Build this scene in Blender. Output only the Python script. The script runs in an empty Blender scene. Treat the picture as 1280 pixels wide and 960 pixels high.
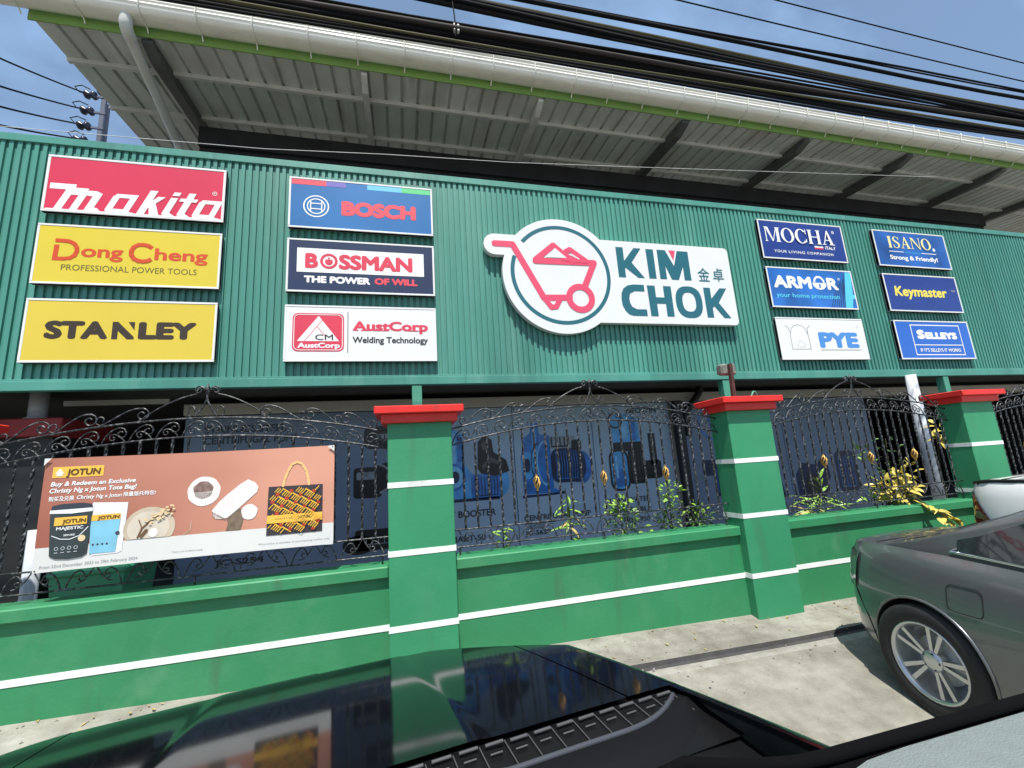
import bpy, math, random
from mathutils import Vector, Matrix
random.seed(7)
S = bpy.context.scene
COL = S.collection
R = math.radians
# ------------------------------------------------------------------ camera, sky, sun
HC = 1.39                                   # lens height above the foot of the wall
def cam_axes(yaw, pitch, roll):
    cy, sy, cp, sp = math.cos(yaw), math.sin(yaw), math.cos(pitch), math.sin(pitch)
    f = Vector((sy*cp, cy*cp, sp)); r = Vector((cy, -sy, 0)); u = r.cross(f)
    c, s = math.cos(roll), math.sin(roll)
    return c*r + s*u, -s*r + c*u, f
cr, cu, cf = cam_axes(R(14.328), R(10.831), R(-3.7315))
cd = bpy.data.cameras.new('camera'); cam = bpy.data.objects.new('camera', cd); COL.objects.link(cam)
cam.matrix_world = Matrix(((cr.x, cu.x, -cf.x, 0), (cr.y, cu.y, -cf.y, 0), (cr.z, cu.z, -cf.z, HC), (0, 0, 0, 1)))
cd.sensor_width = 36; cd.lens = 542.05/1280*36; cd.clip_start = .03; cd.clip_end = 600
S.camera = cam
SUN = Vector((-.15, -1, 2.1)).normalized()  # towards the sun
w = bpy.data.worlds.new('World'); S.world = w; w.use_nodes = True
nt = w.node_tree; nt.nodes.clear()
out = nt.nodes.new('ShaderNodeOutputWorld'); bg = nt.nodes.new('ShaderNodeBackground')
sky = nt.nodes.new('ShaderNodeTexSky'); sky.sky_type = 'NISHITA'; sky.sun_disc = False
sky.sun_elevation = math.asin(SUN.z); sky.sun_rotation = math.atan2(SUN.x, SUN.y)
sky.air_density = 1.0; sky.dust_density = 1.2; sky.ozone_density = 1.0
tc = nt.nodes.new('ShaderNodeTexCoord'); mp = nt.nodes.new('ShaderNodeMapping')
mp.inputs['Scale'].default_value = (1.1, 2.6, 2.6); mp.inputs['Location'].default_value = (.35, .1, 0)
nz = nt.nodes.new('ShaderNodeTexNoise'); nz.inputs['Scale'].default_value = 1.7; nz.inputs['Detail'].default_value = 7; nz.inputs['Roughness'].default_value = .55
rm = nt.nodes.new('ShaderNodeValToRGB'); rm.color_ramp.elements[0].position = .52; rm.color_ramp.elements[1].position = .85
rm.color_ramp.elements[0].color = (.18, .18, .18, 1); rm.color_ramp.elements[1].color = (.62, .62, .62, 1)
mx = nt.nodes.new('ShaderNodeMixRGB'); mx.inputs['Color2'].default_value = (4.1, 6.5, 9.8, 1)
L = nt.links.new
L(tc.outputs['Generated'], mp.inputs['Vector']); L(mp.outputs['Vector'], nz.inputs['Vector']); L(nz.outputs['Fac'], rm.inputs['Fac'])
L(rm.outputs['Color'], mx.inputs['Fac']); L(sky.outputs['Color'], mx.inputs['Color1']); L(mx.outputs['Color'], bg.inputs['Color'])
bg.inputs['Strength'].default_value = .105
L(bg.outputs['Background'], out.inputs['Surface'])
sl = bpy.data.lights.new('sun', 'SUN'); sl.energy = 5.0; sl.angle = R(.53); sl.color = (1, .955, .88)
so = bpy.data.objects.new('sun', sl); COL.objects.link(so); so.rotation_mode = 'QUATERNION'; so.rotation_quaternion = (-SUN).to_track_quat('-Z', 'Y')
so.location = (0, -5, 20)
vs = S.view_settings; vs.view_transform = 'Standard'; vs.look = 'None'; vs.exposure = .42; vs.gamma = 1; vs.use_curve_mapping = False

# ------------------------------------------------------------------ materials
def mat(name, col, rough=.5, metal=0, var=.0, scale=6, bump=0, bscale=60, coat=0, spec=.5, stretch=(1, 1, 1), dirt=None, dirt_amt=0, dscale=3):
    m = bpy.data.materials.new(name); m.use_nodes = True; t = m.node_tree; p = t.nodes['Principled BSDF']
    p.inputs['Roughness'].default_value = rough; p.inputs['Metallic'].default_value = metal
    p.inputs['Specular IOR Level'].default_value = spec
    if coat: p.inputs['Coat Weight'].default_value = coat; p.inputs['Coat Roughness'].default_value = .03
    p.inputs['Base Color'].default_value = (*col, 1)
    if var or bump or dirt:
        g = t.nodes.new('ShaderNodeNewGeometry'); mpn = t.nodes.new('ShaderNodeMapping'); mpn.inputs['Scale'].default_value = stretch
        t.links.new(g.outputs['Position'], mpn.inputs['Vector'])
    if var or dirt:
        n = t.nodes.new('ShaderNodeTexNoise'); n.inputs['Scale'].default_value = scale; n.inputs['Detail'].default_value = 6
        t.links.new(mpn.outputs['Vector'], n.inputs['Vector'])
        r = t.nodes.new('ShaderNodeValToRGB'); r.color_ramp.elements[0].position = .3; r.color_ramp.elements[1].position = .7
        r.color_ramp.elements[0].color = (*[c*(1-var) for c in col], 1); r.color_ramp.elements[1].color = (*[min(1, c*(1+var)) for c in col], 1)
        t.links.new(n.outputs['Fac'], r.inputs['Fac']); last = r.outputs['Color']
        if dirt:
            n2 = t.nodes.new('ShaderNodeTexNoise'); n2.inputs['Scale'].default_value = dscale; n2.inputs['Detail'].default_value = 9; n2.inputs['Roughness'].default_value = .65
            t.links.new(mpn.outputs['Vector'], n2.inputs['Vector'])
            r2 = t.nodes.new('ShaderNodeValToRGB'); r2.color_ramp.elements[0].position = .5; r2.color_ramp.elements[1].position = .72
            r2.color_ramp.elements[0].color = (0, 0, 0, 1); r2.color_ramp.elements[1].color = (dirt_amt,)*3 + (1,)
            t.links.new(n2.outputs['Fac'], r2.inputs['Fac'])
            mm = t.nodes.new('ShaderNodeMixRGB'); mm.inputs['Color2'].default_value = (*dirt, 1)
            t.links.new(r2.outputs['Color'], mm.inputs['Fac']); t.links.new(last, mm.inputs['Color1']); last = mm.outputs['Color']
        t.links.new(last, p.inputs['Base Color'])
    if bump:
        nb = t.nodes.new('ShaderNodeTexNoise'); nb.inputs['Scale'].default_value = bscale; nb.inputs['Detail'].default_value = 5
        b = t.nodes.new('ShaderNodeBump'); b.inputs['Strength'].default_value = bump; b.inputs['Distance'].default_value = .01
        t.links.new(mpn.outputs['Vector'], nb.inputs['Vector']); t.links.new(nb.outputs['Fac'], b.inputs['Height']); t.links.new(b.outputs['Normal'], p.inputs['Normal'])
    return m
M = {}
def DM(k, *a, **kw): M[k] = mat(k, *a, **kw)
DM('clad_green', (.064, .25, .20), .42, var=.14, scale=1.6, stretch=(1, 1, .16), dirt=(.17, .36, .30), dirt_amt=.5, dscale=2.6)
DM('wall_green', (.028, .215, .088), .55, var=.07, scale=2.2, bump=.12, bscale=45, dirt=(.10, .30, .16), dirt_amt=.35, dscale=1.7)
DM('pillar_green', (.032, .25, .115), .55, var=.06, scale=2.2, bump=.10, bscale=45, dirt=(.10, .30, .18), dirt_amt=.3, dscale=2.0)
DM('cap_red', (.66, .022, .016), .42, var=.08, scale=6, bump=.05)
DM('cap_red_shade', (.22, .012, .012), .6, var=.15, scale=8)  # darker copy of the cap red, shade put into the colour
DM('stripe_white', (.80, .82, .80), .55, var=.04, scale=9, bump=.1)
DM('sign_white', (.73, .75, .75), .35, var=.015, scale=3)
DM('main_white', (.70, .73, .735), .3, var=.015, scale=3)
DM('ink_red', (.62, .045, .085), .4, var=.04, scale=2)
DM('makita_red', (.60, .040, .085), .33, var=.05, scale=1.5)
DM('ink_coral', (.75, .07, .10), .4)
DM('logo_rose', (.70, .075, .145), .4)
DM('ink_white', (.80, .82, .82), .4)
DM('sign_yellow', (.64, .52, .05), .35, var=.03, scale=1.5)
DM('stanley_yellow', (.64, .50, .055), .35, var=.03, scale=1.5)
DM('ink_orange', (.58, .075, .020), .4)
DM('ink_olive', (.12, .115, .02), .5)
DM('ink_brown', (.035, .022, .012), .5)
DM('bosch_blue', (.035, .16, .40), .32, var=.12, scale=1.2)
DM('navy', (.020, .035, .085), .35, var=.06, scale=2)
DM('royal', (.018, .045, .235), .32, var=.08, scale=2)
DM('armor_blue', (.025, .14, .47), .32, var=.35, scale=2.2)
DM('isano_blue', (.02, .10, .36), .32, var=.45, scale=1.6)
DM('selleys_blue', (.025, .13, .53), .32, var=.05, scale=2)
DM('pye_blue', (.07, .25, .62), .4)
DM('cyan', (.10, .55, .75), .4)
DM('ink_yellow', (.78, .66, .10), .4)
DM('pale_yellow', (.80, .76, .36), .4)
DM('teal', (.018, .125, .165), .4)
DM('ink_dark', (.02, .03, .035), .5)
DM('ink_grey', (.28, .30, .31), .5)
DM('ink_pale', (.50, .54, .58), .5)
DM('green_ink', (.10, .55, .22), .4); DM('purple_ink', (.16, .13, .45), .4); DM('sky_ink', (.13, .50, .78), .4)
DM('roof_metal', (.62, .67, .63), .5, metal=0, var=.12, scale=2.5, stretch=(1, .3, 1), dirt=(.36, .33, .28), dirt_amt=.6, dscale=2.2)
DM('steel_grey', (.66, .67, .65), .5, metal=0, var=.1, scale=5)
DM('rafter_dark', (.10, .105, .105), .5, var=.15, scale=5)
DM('gutter_white', (.90, .885, .80), .25, var=.03, scale=3, dirt=(.66, .61, .48), dirt_amt=.25, dscale=2.6)
DM('lime', (.21, .36, .09), .5, var=.08, scale=3)
DM('pvc_grey', (.60, .61, .57), .35, var=.06, scale=5)
DM('dark_wall', (.022, .023, .026), .8, var=.3, scale=3)  # near black: shade under the roof and in the bay put into the colour
DM('shop_wall', (.46, .45, .41), .8, var=.06, scale=3)
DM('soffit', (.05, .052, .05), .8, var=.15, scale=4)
DM('iron', (.016, .018, .020), .42, metal=.2, var=.3, scale=30, dirt=(.36, .37, .38), dirt_amt=.75, dscale=38)
DM('gold', (.50, .30, .085), .4, metal=.5, var=.15, scale=40)
DM('post_green', (.07, .28, .19), .45, var=.06, scale=6)
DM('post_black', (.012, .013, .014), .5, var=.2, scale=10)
DM('pipe_white', (.50, .54, .58), .25, var=.05, scale=6)
DM('poster_grey', (.29, .41, .55), .35, var=.10, scale=1.5); DM('poster_dim', (.14, .20, .30), .35, var=.10, scale=1.5); DM('pump_pale', (.18, .48, .80), .3, var=.2, scale=9); DM('pump_grey', (.07, .075, .085), .3)
DM('pump_blue', (.025, .16, .50), .3, var=.35, scale=9)
DM('pump_light', (.07, .34, .72), .3, var=.25, scale=8)
DM('pump_navy', (.008, .018, .07), .35, var=.5, scale=14)
DM('pump_black', (.008, .009, .012), .35, var=.4, scale=14)
DM('pump_steel', (.22, .26, .30), .3, var=.35, scale=8)
DM('rust', (.065, .025, .020), .7, var=.35, scale=25)
DM('lamp_grey', (.16, .17, .15), .7, var=.35, scale=30)
DM('cable', (.005, .0055, .007), .8, spec=.15)
DM('cable_olive', (.075, .07, .035), .7, spec=.2)
DM('cable_brown', (.035, .03, .028), .7, spec=.2)
DM('concrete_pole', (.10, .115, .16), .8, var=.15, scale=8)
DM('porcelain', (.025, .03, .055), .3)
DM('bin_green', (.03, .24, .12), .5, var=.06, scale=8)
DM('banner_brown', (.44, .165, .105), .42)
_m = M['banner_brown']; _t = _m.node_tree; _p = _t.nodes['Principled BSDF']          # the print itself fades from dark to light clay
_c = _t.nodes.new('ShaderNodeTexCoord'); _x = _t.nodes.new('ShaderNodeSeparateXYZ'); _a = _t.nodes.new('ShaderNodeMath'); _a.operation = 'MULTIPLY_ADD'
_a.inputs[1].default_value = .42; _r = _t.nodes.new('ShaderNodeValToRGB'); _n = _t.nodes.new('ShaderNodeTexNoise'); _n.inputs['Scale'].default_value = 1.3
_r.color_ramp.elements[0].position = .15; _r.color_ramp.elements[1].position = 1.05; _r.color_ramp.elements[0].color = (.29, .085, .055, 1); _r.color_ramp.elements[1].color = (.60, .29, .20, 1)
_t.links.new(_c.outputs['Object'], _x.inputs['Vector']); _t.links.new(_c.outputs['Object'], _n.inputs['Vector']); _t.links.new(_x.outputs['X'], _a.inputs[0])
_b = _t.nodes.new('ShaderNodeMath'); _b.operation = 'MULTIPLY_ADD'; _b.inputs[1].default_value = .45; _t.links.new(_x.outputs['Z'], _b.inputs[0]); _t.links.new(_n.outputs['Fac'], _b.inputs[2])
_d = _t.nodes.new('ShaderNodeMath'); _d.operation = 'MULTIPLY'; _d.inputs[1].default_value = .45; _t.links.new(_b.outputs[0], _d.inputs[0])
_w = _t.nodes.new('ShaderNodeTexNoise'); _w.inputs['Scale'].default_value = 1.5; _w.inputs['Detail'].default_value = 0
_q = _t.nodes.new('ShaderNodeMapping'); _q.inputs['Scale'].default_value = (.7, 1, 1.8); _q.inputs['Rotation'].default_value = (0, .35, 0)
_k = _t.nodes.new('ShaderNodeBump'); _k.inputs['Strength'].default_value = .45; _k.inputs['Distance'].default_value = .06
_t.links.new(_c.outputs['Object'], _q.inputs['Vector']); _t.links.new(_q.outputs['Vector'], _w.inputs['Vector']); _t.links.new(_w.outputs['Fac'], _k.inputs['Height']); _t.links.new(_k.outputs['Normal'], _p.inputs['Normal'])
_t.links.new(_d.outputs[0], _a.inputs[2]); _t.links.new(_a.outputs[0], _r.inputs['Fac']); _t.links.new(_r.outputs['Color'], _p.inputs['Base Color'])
DM('banner_white', (.64, .65, .63), .45, var=.02, scale=3)
DM('jotun_yellow', (.80, .47, .07), .45); DM('jotun_ink', (.10, .055, .01), .5)
DM('can_dark', (.030, .045, .050), .4, var=.2, scale=9); DM('can_blue', (.20, .50, .66), .4, var=.1, scale=9)
DM('can_white', (.72, .74, .76), .4); DM('can_lid', (.035, .045, .065), .4)
DM('plate', (.52, .44, .33), .5, var=.1, scale=7); DM('plate_in', (.60, .54, .44), .5, var=.08, scale=9)
DM('grain', (.70, .55, .33), .6); DM('twig', (.14, .075, .035), .7)
DM('cotton', (.74, .70, .68), .7, var=.06, scale=18); DM('coco_dark', (.20, .13, .11), .8, var=.5, scale=30); DM('wood', (.17, .125, .085), .8, var=.35, scale=30)
DM('bag_dark', (.035, .028, .035), .6); DM('bag_gold', (.72, .42, .045), .6, var=.15, scale=30); DM('bag_red', (.42, .04, .02), .6); DM('bag_handle', (.80, .50, .20), .5)
DM('leaf_green', (.055, .135, .018), .45, var=.4, scale=14); DM('leaf_lime', (.20, .36, .045), .45, var=.35, scale=14)
DM('leaf_yellow', (.52, .43, .09), .45, var=.35, scale=16); DM('leaf_dry', (.38, .30, .10), .6, var=.35, scale=14); DM('stem', (.06, .055, .02), .8)
DM('soil', (.05, .035, .025), .9, var=.4, scale=20, bump=.6, bscale=30)
DM('car_black', (.003, .0035, .005), .07, spec=.28)
DM('plastic_black', (.010, .010, .011), .55, var=.2, scale=20)
DM('slat_black', (.004, .004, .0045), .5, spec=.25)
DM('louvre_black', (.07, .07, .073), .38, spec=.3); DM('apron_black', (.003, .0032, .004), .6, spec=.2); DM('edge_grey', (.05, .055, .065), .3)
DM('seal_black', (.0025, .0025, .003), .9, spec=.08)
DM('dash_grey', (.17, .20, .195), .7, var=.05, scale=40, bump=.3, bscale=300)
DM('paint_grey', (.135, .145, .15), .28, metal=.55, coat=.7, var=.03, scale=3)
DM('paint_white', (.74, .75, .74), .3, coat=.6)
DM('glass_dark', (.02, .024, .026), .04, spec=.8)
DM('lamp_red', (.16, .006, .012), .12, coat=.8)
DM('lamp_smoke', (.10, .10, .105), .12, coat=.8)
DM('chrome', (.72, .74, .75), .14, metal=1)
DM('alloy', (.56, .58, .59), .28, metal=.85)
DM('tyre', (.014, .014, .015), .75, var=.2, scale=20)
DM('well_black', (.004, .004, .004), .9)
DM('plate_white', (.7, .7, .68), .5)

def streaks(name, col, amt, st=(9, 9, .55), lo=.56, hi=.70, sheets=0):
    """rain streaks and scuffs over an existing paint; sheets = width of the single sheets, each with its own tone"""
    t = M[name].node_tree; p = t.nodes['Principled BSDF']; src = p.inputs['Base Color'].links[0].from_socket
    g = t.nodes.new('ShaderNodeNewGeometry'); q = t.nodes.new('ShaderNodeMapping'); q.inputs['Scale'].default_value = st
    n = t.nodes.new('ShaderNodeTexNoise'); n.inputs['Scale'].default_value = 1; n.inputs['Detail'].default_value = 5; n.inputs['Roughness'].default_value = .6
    n2 = t.nodes.new('ShaderNodeTexNoise'); n2.inputs['Scale'].default_value = .9; n2.inputs['Detail'].default_value = 3
    r = t.nodes.new('ShaderNodeValToRGB'); r.color_ramp.elements[0].position = lo; r.color_ramp.elements[1].position = hi
    r.color_ramp.elements[0].color = (0, 0, 0, 1); r.color_ramp.elements[1].color = (amt, amt, amt, 1)
    r2 = t.nodes.new('ShaderNodeValToRGB'); r2.color_ramp.elements[0].position = .42; r2.color_ramp.elements[1].position = .60
    mu = t.nodes.new('ShaderNodeMixRGB'); mu.blend_type = 'MULTIPLY'; mu.inputs['Fac'].default_value = 1
    m = t.nodes.new('ShaderNodeMixRGB'); m.inputs['Color2'].default_value = (*col, 1)
    K = t.links.new
    K(g.outputs['Position'], q.inputs['Vector']); K(q.outputs['Vector'], n.inputs['Vector']); K(g.outputs['Position'], n2.inputs['Vector']); K(n.outputs['Fac'], r.inputs['Fac']); K(n2.outputs['Fac'], r2.inputs['Fac'])
    K(r.outputs['Color'], mu.inputs['Color1']); K(r2.outputs['Color'], mu.inputs['Color2']); K(mu.outputs['Color'], m.inputs['Fac']); K(src, m.inputs['Color1']); last = m.outputs['Color']
    if sheets:
        x = t.nodes.new('ShaderNodeSeparateXYZ'); d = t.nodes.new('ShaderNodeMath'); d.operation = 'DIVIDE'; d.inputs[1].default_value = sheets
        f = t.nodes.new('ShaderNodeMath'); f.operation = 'FLOOR'; wn = t.nodes.new('ShaderNodeTexWhiteNoise'); wn.noise_dimensions = '1D'
        a = t.nodes.new('ShaderNodeMath'); a.operation = 'MULTIPLY_ADD'; a.inputs[1].default_value = .16; a.inputs[2].default_value = .92
        v = t.nodes.new('ShaderNodeMixRGB'); v.blend_type = 'MULTIPLY'; v.inputs['Fac'].default_value = 1
        K(g.outputs['Position'], x.inputs['Vector']); K(x.outputs['X'], d.inputs[0]); K(d.outputs[0], f.inputs[0]); K(f.outputs[0], wn.inputs['W']); K(wn.outputs['Value'], a.inputs[0])
        K(last, v.inputs['Color1']); K(a.outputs[0], v.inputs['Color2']); last = v.outputs['Color']
    K(last, p.inputs['Base Color'])
streaks('clad_green', (.035, .14, .115), .55, (14, 14, .35), .54, .72, sheets=.7865)
streaks('wall_green', (.055, .12, .065), .55, (7, 7, .8)); streaks('wall_green', (.16, .33, .20), .5, (2.5, 2.5, 2.2), .55, .75)
streaks('pillar_green', (.055, .13, .075), .5, (7, 7, .7)); streaks('cap_red', (.25, .05, .035), .5, (6, 6, 4)); streaks('stripe_white', (.42, .42, .38), .6, (6, 6, 9))
streaks('gutter_white', (.55, .52, .42), .45, (2.5, 8, 8), .52, .7); streaks('roof_metal', (.30, .26, .20), .6, (5, .5, 1), .52, .7)
def concrete(name, col, dark, big=.7, fine=9, joint=False):
    m = bpy.data.materials.new(name); m.use_nodes = True; t = m.node_tree; p = t.nodes['Principled BSDF']; p.inputs['Roughness'].default_value = .85
    g = t.nodes.new('ShaderNodeNewGeometry')
    def noise(s, d=8, r=.6, st=None):
        n = t.nodes.new('ShaderNodeTexNoise'); n.inputs['Scale'].default_value = s; n.inputs['Detail'].default_value = d; n.inputs['Roughness'].default_value = r
        if st:
            q = t.nodes.new('ShaderNodeMapping'); q.inputs['Scale'].default_value = st; t.links.new(g.outputs['Position'], q.inputs['Vector']); t.links.new(q.outputs['Vector'], n.inputs['Vector'])
        else: t.links.new(g.outputs['Position'], n.inputs['Vector'])
        return n
    def ramp(n, a, b, ca, cb):
        r = t.nodes.new('ShaderNodeValToRGB'); r.color_ramp.elements[0].position = a; r.color_ramp.elements[1].position = b
        r.color_ramp.elements[0].color = (*ca, 1); r.color_ramp.elements[1].color = (*cb, 1); t.links.new(n.outputs['Fac'], r.inputs['Fac']); return r
    n1 = noise(big, 9, .65, (.6, 2.2, 1)); n2 = noise(fine, 9, .7); n3 = noise(120, 4, .6)
    r1 = ramp(n1, .33, .66, dark, col); r2 = ramp(n2, .30, .62, (.62, .60, .57), (1, 1, 1)); r3 = ramp(n3, .3, .7, (.84, .84, .84), (1, 1, 1))
    a = t.nodes.new('ShaderNodeMixRGB'); a.blend_type = 'MULTIPLY'; a.inputs['Fac'].default_value = 1
    b = t.nodes.new('ShaderNodeMixRGB'); b.blend_type = 'MULTIPLY'; b.inputs['Fac'].default_value = 1
    t.links.new(r1.outputs['Color'], a.inputs['Color1']); t.links.new(r2.outputs['Color'], a.inputs['Color2'])
    t.links.new(a.outputs['Color'], b.inputs['Color1']); t.links.new(r3.outputs['Color'], b.inputs['Color2']); t.links.new(b.outputs['Color'], p.inputs['Base Color'])
    bp = t.nodes.new('ShaderNodeBump'); bp.inputs['Strength'].default_value = .5; bp.inputs['Distance'].default_value = .02
    t.links.new(n2.outputs['Fac'], bp.inputs['Height']); t.links.new(bp.outputs['Normal'], p.inputs['Normal'])
    M[name] = m
concrete('apron', (.37, .365, .315), (.19, .18, .15), 1.1, 6)
concrete('road_concrete', (.345, .34, .29), (.20, .19, .16), .7, 5)
concrete('drain_shade', (.10, .10, .10), (.05, .05, .05)); concrete('drain_edge', (.42, .41, .37), (.28, .27, .24))
concrete('yard', (.22, .21, .20), (.14, .13, .12))
concrete('earth', (.16, .14, .11), (.10, .09, .07))

# ------------------------------------------------------------------ mesh helpers
class MB:
    def __init__(s): s.v = []; s.f = []; s.sm = []
    def add(s, vs, fs, smooth=False):
        o = len(s.v); s.v += [tuple(v) for v in vs]
        for f in fs: s.f.append([o+i for i in f]); s.sm.append(smooth)
        return s
    def box(s, x0, x1, y0, y1, z0, z1):
        v = [(x, y, z) for z in (z0, z1) for y in (y0, y1) for x in (x0, x1)]
        return s.add(v, [(0, 2, 3, 1), (4, 5, 7, 6), (0, 1, 5, 4), (2, 6, 7, 3), (0, 4, 6, 2), (1, 3, 7, 5)])
    def bbox(s, x0, x1, y0, y1, z0, z1, b=.004):      # box with chamfered edges
        import itertools
        X = (x0, x1); Y = (y0, y1); Z = (z0, z1); vs = []; idx = {}
        for i, j, k in itertools.product((0, 1), repeat=3):
            for ax in range(3):
                p = [X[i] + (b if i == 0 else -b)*(ax != 0), Y[j] + (b if j == 0 else -b)*(ax != 1), Z[k] + (b if k == 0 else -b)*(ax != 2)]
                idx[(i, j, k, ax)] = len(vs); vs.append(p)
        fs = []
        for ax in range(3):
            o = [a for a in range(3) if a != ax]
            for sd in (0, 1):
                q = []
                for a, c in ((0, 0), (1, 0), (1, 1), (0, 1)):
                    t = [0, 0, 0]; t[ax] = sd; t[o[0]] = a; t[o[1]] = c; q.append(idx[(*t, ax)])
                fs.append(q)
        for ax in range(3):
            o = [a for a in range(3) if a != ax]
            for a, c in itertools.product((0, 1), repeat=2):
                t0 = [0, 0, 0]; t0[o[0]] = a; t0[o[1]] = c; t1 = list(t0); t1[ax] = 1
                fs.append([idx[(*t0, o[0])], idx[(*t1, o[0])], idx[(*t1, o[1])], idx[(*t0, o[1])]])
        for t in itertools.product((0, 1), repeat=3): fs.append([idx[(*t, 0)], idx[(*t, 1)], idx[(*t, 2)]])
        return s.add(vs, fs)
    def tube(s, pts, r, n=6, caps=True, smooth=True, twist=0):
        pts = [Vector(p) for p in pts]; m = len(pts); rad = r if callable(r) else (lambda t: r)
        d0 = (pts[1]-pts[0]).normalized(); ref = Vector((0, 0, 1)) if abs(d0.z) < .9 else Vector((1, 0, 0))
        nrm = d0.cross(ref).normalized(); vs = []
        for i, p in enumerate(pts):
            d = (pts[min(i+1, m-1)] - pts[max(i-1, 0)]).normalized()
            nrm = (nrm - d*nrm.dot(d)).normalized(); bn = d.cross(nrm)
            for k in range(n):
                a = 2*math.pi*k/n + twist*i; vs.append(p + rad(i/(m-1))*(math.cos(a)*nrm + math.sin(a)*bn))
        fs = [(i*n+k, i*n+(k+1) % n, (i+1)*n+(k+1) % n, (i+1)*n+k) for i in range(m-1) for k in range(n)]
        s.add(vs, fs, smooth)
        if caps: s.add([vs[k] for k in range(n)], [list(range(n))[::-1]]); s.add([vs[(m-1)*n+k] for k in range(n)], [list(range(n))])
        return s
    def lathe(s, prof, n=24, axis='z', c=(0, 0, 0), smooth=True):
        vs = []
        for r, h in prof:
            for k in range(n):
                a = 2*math.pi*k/n; p = (r*math.cos(a), r*math.sin(a), h)
                if axis == 'x': p = (h, p[0], p[1])
                elif axis == 'y': p = (p[0], h, p[1])
                vs.append((p[0]+c[0], p[1]+c[1], p[2]+c[2]))
        m = len(prof)
        return s.add(vs, [(i*n+k, i*n+(k+1) % n, (i+1)*n+(k+1) % n, (i+1)*n+k) for i in range(m-1) for k in range(n)], smooth)
    def prism(s, poly, y0, y1):                      # poly in (x,z), extruded y0 (front) .. y1
        n = len(poly); v = [(x, y0, z) for x, z in poly] + [(x, y1, z) for x, z in poly]
        A = sum(poly[i][0]*poly[(i+1) % n][1]-poly[(i+1) % n][0]*poly[i][1] for i in range(n))
        o = list(range(n)); f = [o if A > 0 else o[::-1]]
        f.append([n+i for i in (o[::-1] if A > 0 else o)])
        for i in range(n):
            j = (i+1) % n; q = (i, n+i, n+j, j); f.append(q if A > 0 else q[::-1])
        return s.add(v, f)
    def grid(s, nu, nv, fn, smooth=True):
        vs = [fn(i/(nu-1), j/(nv-1)) for j in range(nv) for i in range(nu)]
        return s.add(vs, [(j*nu+i, j*nu+i+1, (j+1)*nu+i+1, (j+1)*nu+i) for j in range(nv-1) for i in range(nu-1)], smooth)
    def build(s, name, m, parent=None, loc=None, recalc=False):
        me = bpy.data.meshes.new(name); me.from_pydata(s.v, [], s.f); me.polygons.foreach_set('use_smooth', s.sm)
        for q in (m if isinstance(m, (list, tuple)) else [m]): me.materials.append(q)
        me.update()
        if recalc:
            import bmesh
            b = bmesh.new(); b.from_mesh(me); bmesh.ops.remove_doubles(b, verts=b.verts, dist=1e-5); bmesh.ops.recalc_face_normals(b, faces=b.faces); b.to_mesh(me); b.free()
        o = bpy.data.objects.new(name, me); COL.objects.link(o)
        if parent: o.parent = parent
        if loc: o.location = loc
        return o
def tag(o, label=None, cat=None, group=None, kind=None):
    if cat and not kind: kind = 'thing'
    if label: o['label'] = label
    if cat: o['category'] = cat
    if group: o['group'] = group
    if kind: o['kind'] = kind
    return o
def thing(name, label, cat, loc=(0, 0, 0), rz=0, group=None):
    o = bpy.data.objects.new(name, None); COL.objects.link(o); o.location = loc; o.rotation_euler = (0, 0, rz); o.empty_display_size = .1
    return tag(o, label, cat, group)
def tree_copy(o, parent=None):
    c = o.copy(); COL.objects.link(c)
    if parent: c.parent = parent
    for ch in list(o.children): tree_copy(ch, c)
    return c

class Flat:                                          # printed shapes on a sheet: x,z plane, facing -y
    def __init__(s, y=-.002, warp=None): s.b = MB(); s.y = y; s.k = 0; s.warp = warp
    def _y(s): s.k += 1; return s.y - .00015*s.k
    def poly(s, pts):
        n = len(pts); A = sum(pts[i][0]*pts[(i+1) % n][1]-pts[(i+1) % n][0]*pts[i][1] for i in range(n))
        y = s._y(); s.b.add([(p[0], y, p[1]) for p in pts], [list(range(n)) if A > 0 else list(range(n))[::-1]]); return s
    def rect(s, x0, x1, z0, z1): return s.poly([(x0, z0), (x1, z0), (x1, z1), (x0, z1)])
    def ring(s, cx, cz, r0, r1, a0=0, a1=360, n=48, sx=1):
        y = s._y(); v = []
        for i in range(n+1):
            a = R(a0+(a1-a0)*i/n)
            for r in (r0, r1): v.append((cx+sx*r*math.cos(a), y, cz+r*math.sin(a)))
        s.b.add(v, [(2*i, 2*i+1, 2*i+3, 2*i+2) if a1 > a0 else (2*i, 2*i+2, 2*i+3, 2*i+1) for i in range(n)]); return s
    def disc(s, cx, cz, r, sx=1, n=32): return s.poly([(cx+sx*r*math.cos(2*math.pi*i/n), cz+r*math.sin(2*math.pi*i/n)) for i in range(n)])
    def ribbon(s, pts, wd, closed=False, cap=True):
        q = list(pts) + ([pts[0]] if closed else [])
        for a, b in zip(q, q[1:]):
            dx, dz = b[0]-a[0], b[1]-a[1]; l = math.hypot(dx, dz) or 1; nx, nz_ = -dz/l*wd/2, dx/l*wd/2
            s.poly([(a[0]+nx, a[1]+nz_), (a[0]-nx, a[1]-nz_), (b[0]-nx, b[1]-nz_), (b[0]+nx, b[1]+nz_)])
        if cap:
            for p in pts: s.disc(p[0], p[1], wd/2, n=16)
        return s
    def frame(s, x0, x1, z0, z1, w):
        s.rect(x0, x1, z0, z0+w); s.rect(x0, x1, z1-w, z1); s.rect(x0, x0+w, z0+w, z1-w); s.rect(x1-w, x1, z0+w, z1-w); return s
    def build(s, name, m, parent):
        if s.warp: s.b.v = [s.warp(v) for v in s.b.v]
        return s.b.build(name, M[m] if isinstance(m, str) else m, parent)
CAPH = None
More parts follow.
